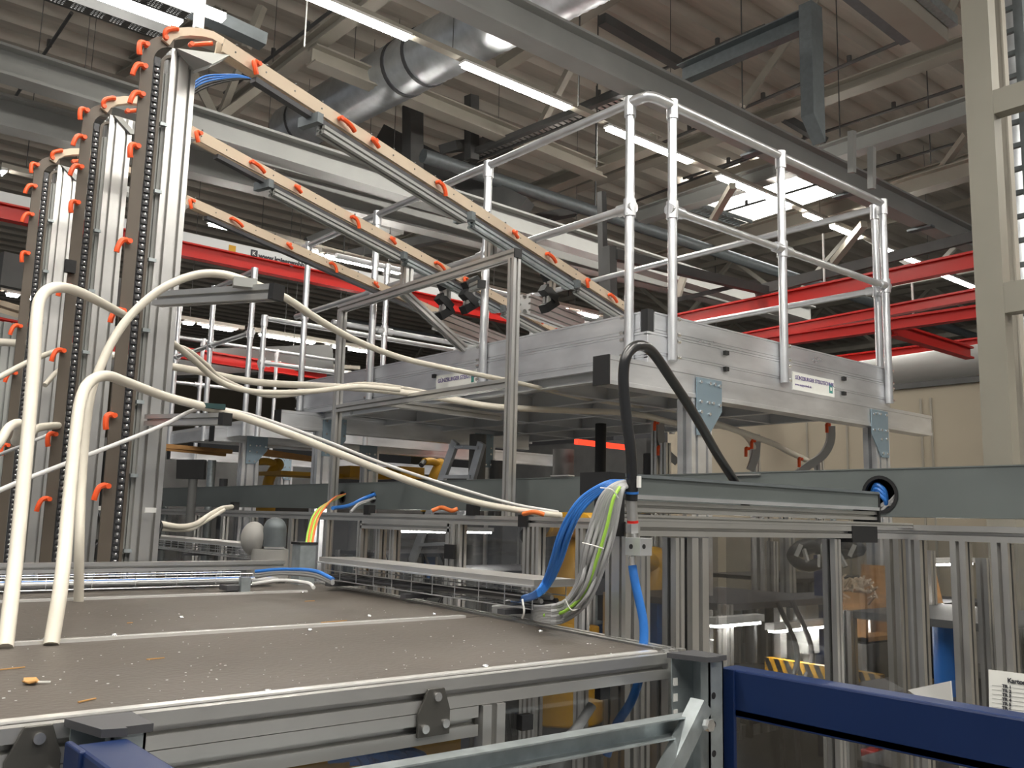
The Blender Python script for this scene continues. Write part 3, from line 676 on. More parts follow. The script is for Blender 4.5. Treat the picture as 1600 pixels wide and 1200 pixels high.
# ================================================================== enclosure wall behind, with clear panels
WX = 2.75
wall = thing('guard_wall', 'long machine guard wall of slotted aluminium posts and clear panels', 'machine guard', (WX, 2, 0))
ZR = 2.312
part(MB().prof((WX+.0225, -2.0, ZR-.0225), (WX+.0225, 9.6, ZR-.0225), .045, .045), 'top_rail', ALU, wall)
def wpost(px, w_=.045, zt=ZR-.045, n=1):
    y = PX(px, 840, WX).y; part(MB().prof((WX+.0225, y, 0), (WX+.0225, y, zt), w_, .045, n, 1, up=(1, 0, 0)), 'post', ALU, wall); return y
ys_ = [wpost(p) for p in (1392, 1425, 1495, 1560)]
ys_ += [wpost(p) for p in (300, 345, 390, 452, 507, 590, 612, 700, 714, 822, 836, 905)]
for y0, y1 in ((-2, ys_[3]), (ys_[3], ys_[2]), (ys_[2], ys_[1]), (ys_[0], 2.1), (2.1, 2.6), (2.62, 3.2), (3.2, 3.7), (3.7, 4.35), (4.35, 5.0), (5, 5.9), (5.9, 7), (7, 9.5)):
    part(MB().box(WX+.02, WX+.025, y0+.02, y1-.02, .2, ZR-.046), 'clear_panel', CLEAR, wall)
# door frame in the wall, dark hinge
yA, yB = PX(566, 840, WX).y, PX(708, 840, WX).y
for za in (PX(640, 822, WX).z, ): part(MB().prof((WX+.0, yA, za), (WX+.0, yB, za), .045, .045), 'door_rail', ALU, wall)
for yv in (yA, yB): part(MB().prof((WX+.0, yv, .2), (WX+.0, yv, PX(640, 822, WX).z+.02), .045, .045, up=(1, 0, 0)), 'door_stile', ALU, wall)
p = PX(704, 862, WX-.03); part(MB().box(WX-.04, WX-.025, p.y-.04, p.y+.04, p.z-.035, p.z+.035), 'hinge', BLACK, wall)
# black caps and clips on the top rail
for px, py in ((819, 813), (365, 790), (575, 796), (737, 796)):
    p = PX(px, py, WX); part(MB().box(WX-.012, WX+.03, p.y-.03, p.y+.03, p.z-.03, p.z+.025), 'end_cap', BLACK, wall)
# paper list, white flap board
p = PX(1546, 1045, WX); 
def paper(p0, p1, p2, p3): return MB().prism([p0, p1, p2, p3], (-.002, 0, 0))
P0, P1, P2, P3 = PX(1545, 1046, WX-.02), PX(1600+60, 1060, WX-.02), PX(1600+60, 1135, WX-.02), PX(1546, 1108, WX-.02)
pl = paper(P0, P1, P2, P3).build('paper_list', PAPER, label='white paper list taped to the clear panel at the right edge', cat='paper')
props(pl); bt = PX(1555, 1065, WX-.024)
for i in range(6):
    q = PX(1566, 1074+6.8*i, WX-.024); text('TR %d' % (i+1), .012, q, (0, -1, 0), (0, 0, 1), INK, pl, bold=.0004)
    for c_ in (0, 1): pass
q = PX(1574, 1066, WX-.024); text('Karton b.', .017, q, (0, -1, 0), (0, 0, 1), INK, pl, bold=.0006)
m = MB()
for i in range(7):
    q0, q1 = PX(1550, 1070.5+6.8*i, WX-.023), PX(1650, 1083+6.8*i, WX-.023); m.bar(q0, q1, .0006, .0008)
m.build('ruled_lines', CGREY, pl)
P0, P1, P2, P3 = PX(1418, 1078, WX-.05), PX(1485, 1064, WX-.05), PX(1489, 1110, WX-.05), PX(1450, 1100, WX-.05)
MB().prism([P0, P1, P2, P3], (.006, 0, 0)).build('white_board', WHITEM, label='small white board leaning behind the blue rack beam', cat='board')
MB().box(WX-.03, WX-.02, P1.y-.7, P1.y-.45, 1.55, 1.62)

# -- zinc cable duct above the wall
DX = 2.9
duct = thing('cable_duct', 'long grey zinc cable duct running above the guard wall', 'cable duct', (DX+.06, 3, 2.335))
def ringhole(mb_list): pass
holes = [(1375, 773, .062), (535, 777, .038), (583, 777, .034)]
# front sheet split around round grommet openings
zb, zt_ = 2.337, 2.492
hs = []
for px, py, r_ in holes: c = PX(px, py, DX); hs.append((c.y, c.z, r_))
hs.sort()
m = MB(); ycur = -2.2
for (yc, zc, r_) in hs:
    m.add([(DX, ycur, zb), (DX, yc-r_*1.15, zb), (DX, yc-r_*1.15, zt_), (DX, ycur, zt_)], [(0, 1, 2, 3)])
    n = 32; sq = []; ci = []
    for k in range(n):
        a_ = 2*math.pi*k/n; cy, cz_ = math.cos(a_), math.sin(a_); s_ = 1/max(abs(cy), abs(cz_))
        sy, sz_ = cy*s_, cz_*s_
        sq.append((DX, yc+sy*r_*1.15, (zc+sz_*(zt_-zc)) if sz_ > 0 else (zc+sz_*(zc-zb)))); ci.append((DX, yc+cy*r_, zc+cz_*r_))
    m.add(sq+ci, [(k, (k+1) % n, n+(k+1) % n, n+k) for k in range(n)]); ycur = yc+r_*1.15
m.add([(DX, ycur, zb), (DX, 9.4, zb), (DX, 9.4, zt_), (DX, ycur, zt_)], [(0, 1, 2, 3)])
m.add([(DX, -2.2, zb), (DX+.12, -2.2, zb), (DX+.12, 9.4, zb), (DX, 9.4, zb)], [(0, 1, 2, 3)])
m.add([(DX+.12, -2.2, zb), (DX+.12, 9.4, zb), (DX+.12, 9.4, zt_), (DX+.12, -2.2, zt_)], [(0, 1, 2, 3)])
m.build('duct_body', DUCTM, duct)
MB().box(DX-.003, DX+.123, -2.2, 9.4, zt_, zt_+.004).build('duct_lid', DUCTM, duct)
for yc, zc, r_ in hs:
    m = MB(); n = 28; vs_ = []
    for rr, xx in ((r_*1.02, DX-.004), (r_*.84, DX-.004), (r_*.84, DX+.01), (r_*1.02, DX+.001)):
        vs_ += [(xx, yc+rr*math.cos(2*math.pi*k/n), zc+rr*math.sin(2*math.pi*k/n)) for k in range(n)]
    m.add(vs_, [(j*n+k, j*n+(k+1) % n, (j+1)*n+(k+1) % n, (j+1)*n+k) for j in range(3) for k in range(n)]); m.build('grommet', BLACK, duct)
MB().box(DX+.1, DX+.11, -1.9, 9, zb+.01, zt_-.01).build('duct_lining', BLACK, duct)
for px, py in ((1168, 744), (876, 745)):
    p = PX(px, py, DX); MB().box(DX-.01, DX+.03, p.y-.06, p.y+.06, p.z+.002, p.z+.008).build('lid_clip', ALU, duct)
# cables that loop inside the big grommet
yc, zc, r_ = hs[0]
for i in range(3):
    MB().tube([(DX+.03, yc+.045, zc+.004-.012*i), (DX+.015, yc+.02, zc+.034-.014*i), (DX+.015, yc-.008, zc+.014-.014*i), (DX+.03, yc-.006, zc-.02-.01*i)], .008, 8).build('blue_cable', CBLUE, label='blue cable curling inside the round duct opening, %s of three' % ['top', 'middle', 'lowest'][i], cat='cable', group='blue cables in the duct opening')
for i in range(5):
    MB().tube([(DX+.04, yc+.03, zc-.05-.002*i), (DX+.02, yc+.0, zc-.035-.004*i+.008*(i % 3)), (DX+.04, yc-.045, zc-.015+.012*i-.02)], .004, 6).build('grey_cable', CGREY, label='thin grey cable fanning inside the round duct opening', cat='cable', group='grey cables in the duct opening')

# ================================================================== crossing beam with cable tray from the corner post to the wall
p0 = PZ(975, 992, ZT); bx0, by = p0.x+.03, p0.y+.03
post = thing('corner_post', 'thick slotted aluminium post standing at the wall side of the brown roof behind the cables', 'post', (bx0, by, 0))
by = PZ(972, 994, ZT).y; bx0 = PZ(972, 994, ZT).x
MB().prof((bx0, by, 0), (bx0, by, 2.30), .045, .06, 1, 2, up=(0, 1, 0)).build('profile', ALU, post)
MB().prof((bx0+.036, by-.02, 0), (bx0+.036, by-.02, 2.24), .028, .03, up=(0, 1, 0)).build('side_profile', ALU, post)
YB = by-.02
def yb(px, py): return PY(px, py, YB)
zt1, z2 = yb(985, 741).z, yb(985, 777).z
xA, xB = yb(975, 745).x, yb(1372, 780).x
tr = thing('cable_tray', 'zinc cable tray on an aluminium beam leading from the corner post to the guard wall', 'cable tray', ((xA+xB)/2, YB+.04, z2))
MB().add([(xA, YB, z2), (xB, YB, z2), (xB, YB, zt1), (xA, YB, zt1), (xA, YB+.08, zt1), (xB, YB+.08, zt1), (xA, YB+.08, z2), (xB, YB+.08, z2)], [(0, 1, 2, 3), (0, 1, 7, 6), (6, 7, 5, 4), (3, 2, 5, 4)]).build('tray_body', DUCTM, tr)
MB().box(xA, xB, YB-.004, YB+.0, zt1-.006, zt1+.001).build('upper_lip', GALVD, tr); MB().box(xA, xB, YB-.004, YB, z2-.003, z2+.006).build('lower_lip', ALUB, tr)
MB().box(xB, xB+.008, YB-.002, YB+.08, yb(1372, 800).z-.03, zt1-.002).build('end_plate', BLACK, tr)
z3 = yb(1000, 801).z
MB().prof((xA, YB+.045, (z2+z3)/2-.002), (xB, YB+.045, (z2+z3)/2-.002), .08, z2-z3-.008, 2, 1).build('upper_profile', ALU, tr)
pc = PY(1331, 834, YB); rb = thing('crossing_rail', 'double slotted aluminium rail under the zinc cable tray', 'rail', ((xA+WX)/2, YB, 2.27))
MB().prof((xA, YB+.02, yb(1000, 809).z), (WX+.0, YB+.02, yb(1000, 809).z), .04, .014).build('upper_bar', ALU, rb)
MB().prof((xA, YB+.02, yb(1000, 826).z), (pc.x+.01, YB+.02, yb(1000, 826).z), .04, .032).build('lower_bar', ALU, rb)
MB().box(pc.x, PY(1370, 834, YB).x, YB-.002, YB+.05, pc.z-.024, pc.z+.022).build('end_cap', BLACK, rb)
MB().box(xA, WX, YB+.018, YB+.022, .2, yb(1000, 838).z).build('clear_panel', CLEAR, rb)
for px, wv in ((1052, .03), (1084, .06), (1300, .03)):
    q = PY(px, 900, YB+.02); MB().prof((q.x, YB+.02, 0), (q.x, YB+.02, yb(1000, 840).z), .04, wv, up=(1, 0, 0)).build('panel_post', ALU, rb)
# black end box
kz0, kz1 = yb(975, 838).z, yb(975, 739).z
m = MB().box(xA-.05, xA-.002, YB-.004, YB+.085, yb(975, 775).z, kz1); m.box(xA-.03, xA-.002, YB-.004, YB+.06, kz0, yb(975, 775).z); m.build('end_box', BLACK, tr)

# ================================================================== platforms
SX, SY = 3.3, 2.93
def knob(m, c, r=.034, h=.07): m.cyl(V(c)-V((0, 0, h/2)), V(c)+V((0, 0, h/2)), r, 14)
def tube_(a, b, r, par, name='tube', m=None):
    return MB().cyl(a, b, r, 14).build(name, m or PIPE, par)
def xyz(p): return V(p)
RT, RM, TT = 4.42, 3.86, 3.325
RR = .024
def railing(label, P, posts, top=RT, mid=RM, low=3.09, out=V((0, 0, 0)), bolts=True):
    """one straight guard rail side: P = list of two ends (x, y); posts = fractions"""
    t = thing('guard_railing', label, 'railing', (*((V(P[0])+V(P[1]))/2), TT))
    a, b = V((*P[0], top)), V((*P[1], top)); d = (b-a).normalized(); L = (b-a).length
    tube_(a, b, RR, t, 'top_rail')
    tube_(V((a.x, a.y, mid)), V((b.x, b.y, mid)), RR*.9, t, 'mid_rail')
    for s in posts:
        p = a+d*s; q = V((p.x, p.y, 0))+out*.055
        pp = tube_(V((p.x, p.y, low)), V((p.x, p.y, top-.02)), RR, t, 'post')
        MB().cyl((p.x, p.y, top-.075), (p.x, p.y, top+.026), .031, 14).build('top_fitting', PIPE, t)
        m = MB().cyl((p.x, p.y, mid-.045), (p.x, p.y, mid+.045), .032, 14); m.cyl(V((p.x, p.y, mid))-d*(.075 if s > .3 else .03), V((p.x, p.y, mid))+d*(.075 if s < L-.3 else .03), .030, 14); m.build('mid_fitting', PIPE, t)
        if bolts:
            for z in (TT-.02, TT-.10, TT-.135, TT-.215):
                for sg in (1,): MB().cyl(V((p.x, p.y, z))+d*.03*sg, V((p.x, p.y, z))+d*.055*sg, .011, 8).build('bolt', SCREW, pp)
    return t
# positions of posts from the photo
yp = [PX(990, 300, SX).y, PX(765, 400, SX).y, PX(590, 450, SX).y, PX(482, 480, SX).y]
xp = [PY(x_, 300 if x_ < 1300 else 420, SY).x for x_ in (1044, 1214, 1376)]
XE = xp[2]+.05; YE = yp[3]+.1
OX, OY = SX-.028, SY-.028
railing('platform guard railing on the left side with tall tubes facing the towers', ((OX, yp[0]), (OX, YE+.05)), [0, yp[1]-yp[0], yp[2]-yp[0], yp[3]-yp[0]])
railing('platform guard railing on the right side, bolted to the lettered toe board', ((xp[0], OY), (xp[2]+.02, OY)), [0, xp[1]-xp[0], xp[2]-xp[0]])
# corner bend joining both
MB().tube([(OX, yp[0]+.02, RT), (OX+.006, OY+.04, RT), (OX+.04, OY+.006, RT), (xp[0]+.02, OY, RT)], .028, 14).build('corner_fitting', PIPE, label='rounded corner fitting joining the two top rails of the platform', cat='fitting')
# far rails of the platform
railing('far platform railing seen through the right railing', ((xp[2]+.06, SY+.06), (xp[2]+.06, YE)), [0, (YE-SY)*.48, (YE-SY)*.95], top=RT, bolts=False, low=3.0)
railing('rear platform railing seen between the corner posts', ((OX+.3, YE+.0), (xp[2], YE+.0)), [.5, 1.6], bolts=False, low=3.0)
plat = thing('platform', 'raised aluminium work platform with lettered toe boards', 'platform', ((SX+XE)/2, (SY+YE)/2, 0))
def board(a, b, z0, z1, thick, inward, name, cuts):
    """horizontal aluminium plank with shallow grooves on its outer face"""
    a, b = V((*a, 0)), V((*b, 0)); n_ = V(inward)
    sec = [(0, z0)]
    for c in sorted(cuts): sec += [(0, c-.0035), (.004, c-.002), (.004, c+.002), (0, c+.0035)]
    sec += [(0, z1), (thick, z1), (thick, z0)]
    vs_ = [a+n_*p+V((0, 0, z)) for p, z in sec]+[b+n_*p+V((0, 0, z)) for p, z in sec]; k = len(sec)
    return MB().add(vs_, [(i, (i+1) % k, k+(i+1) % k, k+i) for i in range(k)]+[tuple(range(k)), tuple(reversed(range(k, 2*k)))]).build(name, ALUB, plat)
z1_, z2_, z3_ = 3.325, 3.222, 3.062
gap = .05
board((SX, SY+gap), (SX, YE), z2_+.002, z1_, .03, (1, 0, 0), 'upper_toe_board', (z1_-.012, z2_+.014))
board((SX-.004, SY+.0), (SX-.004, YE), z3_, z2_-.002, .03, (1, 0, 0), 'lower_toe_board', (z2_-.015, z3_+.03, z3_+.042))
board((SX+gap, SY), (XE, SY), z2_+.002, z1_, .03, (0, 1, 0), 'upper_toe_board', (z1_-.012, z2_+.014))
board((SX+.0, SY-.004), (XE, SY-.004), z3_, z2_-.002, .03, (0, 1, 0), 'lower_toe_board', (z2_-.015, z3_+.05, z3_+.062))
MB().box(SX+.006, SX+gap, SY+.006, SY+gap, z2_, 3.335).build('corner_strip', BLACK, plat)
board((XE, SY), (XE, YE), z3_, z1_, .03, (-1, 0, 0), 'rear_toe_board', ())
board((SX, YE), (XE, YE), z3_, z1_, .03, (0, -1, 0), 'rear_toe_board', ())
# inner corner of the black clips on the boards
for px, py in ((1133, 552), (1133, 577), (1317, 592), (1317, 615)):
    p = PY(px, py, SY-.004); MB().box(p.x-.018, p.x+.012, SY-.022, SY-.004, p.z-.011, p.z+.011).build('board_clip', BLACK, plat)
for px, py in ((680, 588), ):
    p = PX(px, py, SX-.004); MB().box(SX-.02, SX-.004, p.y-.015, p.y+.015, p.z-.012, p.z+.012).build('board_clip', BLACK, plat)
# deck: planks with ribs, joists below
for i in range(8):
    y0 = SY+.04+(YE-SY-.08)*i/8; MB().box(SX+.03, XE-.03, y0, y0+(YE-SY-.08)/8-.006, z3_+.05, z3_+.075).build('deck_plank', DECKM, plat)
for i in range(5):
    x_ = SX+.03+(XE-SX-.1)*i/4; MB().ibeam((x_+.03, SY+.03, z3_-.0), (x_+.03, YE-.03, z3_-.0), .05, .10, .005).build('joist', DECKM, plat)
for i in range(6):
    y_ = SY+.2+(YE-SY-.3)*i/5; MB().ibeam((SX+.03, y_, z3_-.005), (XE-.04, y_, z3_-.005), .04, .085, .004).build('cross_joist', DECKM, plat)
# makers' plates with lettering
c0, c1 = PY(1238, 580, SY-.006), PY(1303, 612, SY-.006)
sg = MB().box(c0.x, c1.x, SY-.008, SY-.004, c0.z-.105, c0.z-.002).build('lettered_sign', PAPER, plat)
text('GÜNZBURGER STEIGTECHNIK', .030, (c0.x+.02, SY-.0095, c0.z-.042), (1, 0, 0), (0, 0, 1), PURPLE, sg, bold=.0006)
text('www.steigtechnik.de', .020, (c0.x+.02, SY-.0095, c0.z-.078), (1, 0, 0), (0, 0, 1), PURPLE, sg)
MB().box(c1.x-.055, c1.x-.02, SY-.0095, SY-.008, c0.z-.085, c0.z-.03).build('logo', GREENP, sg); MB().box(c1.x-.045, c1.x-.03, SY-.0105, SY-.0095, c0.z-.07, c0.z-.05).build('logo_core', PAPER, sg)
c0, c1 = PX(682, 588, SX-.008), PX(744, 590, SX-.008)
sg = MB().box(SX-.009, SX-.004, c1.y, c0.y, c0.z-.095, c0.z).build('lettered_sign', PAPER, plat)
text('GÜNZBURGER STEIGTECHNIK', .034, (SX-.0105, c0.y-.02, c0.z-.045), (0, -1, 0), (0, 0, 1), PURPLE, sg, bold=.0006)
MB().box(SX-.011, SX-.009, c1.y+.02, c1.y+.045, c0.z-.075, c0.z-.025).build('logo', GREENP, sg)

# carrying beams on legs
def gusset(x, y, z1, wv, h, par, sgn=1, yface=-1):
    """bolted blue-grey plate, thickness along y"""
    m = MB().prism([(x-wv*.5, y, z1), (x+wv*.5, y, z1), (x+wv*.5, y, z1-h*.55), (x+wv*.5-wv*.55 if sgn > 0 else x+wv*.5, y, z1-h), (x-wv*.5, y, z1-h)] if sgn > 0 else
                   [(x-wv*.5, y, z1), (x+wv*.5, y, z1), (x+wv*.5, y, z1-h), (x+wv*.05, y, z1-h), (x-wv*.5, y, z1-h*.55)], (0, .006*yface, 0))
    g = m.build('gusset_plate', BLUP, par)
    for dx, dz in ((-.36, .08), (0, .08), (.2, .08), (.4, .1), (-.36, .42), (-.05, .42), (.12, .42), (.4, .44), (-.36, .6), (-.02, .62), (-.36, .92), (-.1, .92)):
        c = V((x+wv*dx*sgn, y+.006*yface, z1-h*dz)); m = MB().cyl(c, c+V((0, .008*yface, 0)), .0085, 8); m.build('bolt', SCREW, g)
    return g
def carrier(y, x0, x1, legs, label, zt=3.055, h=.135, wv=.10, gs=True):
    t = thing('carrier_beam', label, 'beam', ((x0+x1)/2, y, 0))
    m = MB().prof((x0, y, zt-h/2), (x1, y, zt-h/2), wv, h, 1, 1); 
    m = MB().sweep([(-wv/2, -h/2), (wv/2, -h/2), (wv/2, -h/2+.02), (wv/2-.004, -h/2+.022), (wv/2-.004, h/2-.022), (wv/2, h/2-.02), (wv/2, h/2), (-wv/2, h/2), (-wv/2, h/2-.02), (-wv/2+.004, h/2-.022), (-wv/2+.004, -h/2+.022), (-wv/2, -h/2+.02)], (x0, y, zt-h/2), (x1, y, zt-h/2))
    m.build('beam', ALUB, t)
    MB().box(x0-.008, x0, y-wv/2-.002, y+wv/2+.002, zt-h-.002, zt+.002).build('end_cap', BLACK, t)
    for lx, sgn in legs:
        MB().prof((lx, y, 0), (lx, y, zt-h), .09, .16, 1, 2, up=(1, 0, 0)).build('leg', ALUB, t)
        if gs: gusset(lx+.05*sgn, y-wv/2, zt-.03, .20, .29, t, sgn)
    return t
cy = SY+.0
xe0 = PY(953, 575, cy-.05).x; l1 = PY(1092, 700, cy-.05).x+.03; l2 = PY(1381, 690, cy-.05).x; xe1 = PY(1456, 660, cy-.05).x
carrier(cy, xe0, xe1, [(l1, 1), (l2, -1)], 'aluminium carrier beam under the right platform edge with large black end cap')
q = PZ(440, 640, 3.055); e_ = PY(780, 690, q.y)
lx = PY(512, 700, q.y).x
carrier(q.y+.05, q.x, e_.x+.35, [(lx, 1), (e_.x-.12, -1)], 'second carrier beam left of the aluminium portal frame with small black end cap')
q3 = PZ(336, 665, 3.055); carrier(q3.y+.05, q3.x, q3.x+4.2, [(PY(392, 720, q3.y).x, 1), (PY(450, 745, q3.y).x+.9, -1)], 'third carrier beam behind the tallest tower with a blue gusset plate')
q4 = PZ(265, 700, 3.055); carrier(q4.y, q4.x, q4.x+5, [(PY(446, 740, q4.y).x, -1)], 'farthest carrier beam with orange strips above it', gs=True)

# ================================================================== aluminium portal frame
FX = WX
fy0, fy1 = PX(796, 500, FX).y, PX(524, 600, FX).y
fz = 3.60
pf = thing('portal_frame', 'tall slotted aluminium portal frame standing on the guard wall', 'frame', (FX, (fy0+fy1)/2, ZR))
for y_, zz in ((fy0, fz-.045), (fy1, fz-.045)): MB().prof((FX+.0225, y_, ZR), (FX+.0225, y_, zz), .045, .045, up=(1, 0, 0)).build('post', ALU, pf)
MB().prof((FX+.0225, fy0-.0225, fz-.0225), (FX+.0225, fy1+.0225, fz-.0225), .045, .045).build('top_bar', ALU, pf)
MB().box(FX-.001, FX+.046, fy0-.028, fy0-.0225, fz-.045, fz).build('end_cap', BLACK, pf)
zc_ = PX(521, 634, FX).z; MB().prof((FX+.0225, fy0+.0225, zc_-.02), (FX+.0225, fy1-.0225, zc_-.02), .045, .045).build('cross_bar', ALU, pf)
pq = PX(600, 628, FX+.05); g2 = PY(780, 652, pq.y); MB().prof(pq, g2, .045, .045).build('side_bar', ALU, pf)
a = PX(628, 455, FX+.05); b = D(725, 545, 5.6); MB().prof(a, b, .045, .045).build('slanting_brace', ALU, pf)
# small posts carrying the rails on top of the portal
MB().prof((FX+.06, PX(752, 410, FX).y, fz), (FX+.06, PX(752, 410, FX).y, PX(752, 340, FX).z), .045, .045, up=(1, 0, 0)).build('support_post', ALU, pf)
MB().prof((FX+.06, PX(622, 430, FX).y, fz), (FX+.06, PX(622, 430, FX).y, PX(628, 400, FX).z), .06, .05, up=(1, 0, 0)).build('support_post', ALU, pf)

# ================================================================== second and third platform behind
def far_platform(x0, y0, x1, y1, label):
    t = thing('platform', label, 'platform', ((x0+x1)/2, (y0+y1)/2, 0))
    for (ax, ay, bx, by_) in ((x0, y0, x0, y1), (x0, y0, x1, y0)):
        n_ = V((1, 0, 0)) if ax == bx else V((0, 1, 0))
        m = MB().prism([(ax, ay, z3_-.1), (bx, by_, z3_-.1), (bx, by_, z3_), (ax, ay, z3_)], n_*.03); m.build('edge_beam', ALUB, t)
    MB().box(x0, x1, y0, y1, z3_+.0, z3_+.03).build('deck', DECKM, t)
    return t
Q = PZ(468, 600, 3.06)
fp = PX(420, 575, SX)
far_platform(SX, YE+1.0, XE, YE+3.6, 'second raised platform farther back, left of the portal frame')
a = (OX, YE+.95); 
railing('second platform railing behind the first, left of the portal frame', ((OX+.02, YE+.95), (OX+.02, YE+3.5)), [0, .9, 1.8, 2.5], bolts=False, low=2.95)
railing('cross railing of the second platform with two white tubes', ((OX+.1, YE+.9), (OX+2.2, YE+.9)), [.02, 1.1, 2.1], bolts=False, low=2.95, top=4.0, mid=3.6)
railing('third platform railing, farthest visible behind the tallest tower', ((OX-.2, YE+4.6), (OX+3.0, YE+4.6)), [.2, 1.2, 2.2], bolts=False, low=2.9)
# step ladder behind
t = thing('step_ladder', 'leaning aluminium ladder behind the guard wall right of the portal post', 'ladder', PX(700, 740, 4.2))
a0, a1, b0, b1 = PX(692, 745, 4.2), PX(712, 690, 4.2), PX(738, 745, 4.2), PX(753, 692, 4.2)
for a, b in ((a0, a1), (b0, b1)): MB().bar(a+(a-b)*2.5, b, .03, .075, up=(0, 1, 0)).build('stile', ALUB, t)
for k in (-2, -1, 0, .85): MB().bar(a0.lerp(a1, k), b0.lerp(b1, k), .06, .025).build('rung', ALUB, t)
# ================================================================== chain conveyors: three towers with three sloping rails
def ribbon(P, nrm, wv, thick, yv):
    """strip following polyline P, width along nrm[i], thickness along yv"""
    m = MB(); vs_ = []; k = len(P)
    for p, n_ in zip(P, nrm):
        vs_ += [p-n_*wv/2, p+n_*wv/2, p+n_*wv/2+yv*thick, p-n_*wv/2+yv*thick]
    fs = [(4*i+j, 4*i+(j+1) % 4, 4*i+4+(j+1) % 4, 4*i+4+j) for i in range(k-1) for j in range(4)]+[(0, 1, 2, 3), tuple(4*(k-1)+j for j in (3, 2, 1, 0))]
    return m.add(vs_, fs)
def lever_mesh(c, out, bend, nrm, s=1.0):
    """clamp lever: short hub, arm going out then bending, a little thicker at the tip"""
    c, out, bend, nrm = V(c), V(out).normalized(), V(bend).normalized(), V(nrm).normalized()
    m = MB(); m.tube([c+nrm*.012*s, c+nrm*.016*s+out*.018*s, c+nrm*.02*s+out*.032*s+bend*.012*s, c+nrm*.022*s+out*.036*s+bend*.042*s, c+nrm*.02*s+out*.034*s+bend*.062*s], [.0095*s+.0015]*30, 8, 5)
    m.cyl(c+nrm*.0*s, c+nrm*.026*s, .0105*s, 10); return m
def add_lever(par, c, out, bend, nrm, s=1.0):
    l = lever_mesh(c, out, bend, nrm, s).build('clamp_lever', ORANGE, par)
    m = MB().cyl(V(c)-V(nrm)*.012, V(c)+V(nrm).normalized()*.004, .005*s, 8); m.build('threaded_pin', DKST, l)
TWY = [3.13, 3.76, 4.6]
TWN = ['tallest and nearest', 'middle', 'left and farthest']
LV = [[(232, 78), (228, 112), (222, 155), (212, 235), (198, 383), (190, 492), (173, 655), (158, 765)],
      [(147, 182), (143, 224), (139, 270), (132, 325), (121, 455), (110, 555), (103, 685), (82, 785)],
      [(68, 265), (63, 298), (58, 342), (51, 402), (36, 515), (27, 588), (10, 700)]]
EN = [((350, 70), 3.19, (985, 484), 5.65), ((300, 205), 4.06, (868, 514), 6.5), ((292, 312), 4.95, (775, 528), 7.2)]
LI = [[(398, 92), (527, 177), (580, 212), (680, 281), (802, 362), (852, 398), (914, 440), (950, 467)],
      [(310, 212), (390, 260), (464, 296), (548, 340), (612, 376), (678, 411), (725, 438), (835, 498)],
      [(298, 318), (358, 347), (450, 390), (514, 411), (585, 440), (703, 491), (750, 512)]]
LIT_ = [[0]*8, [0]*8, [0]*8]
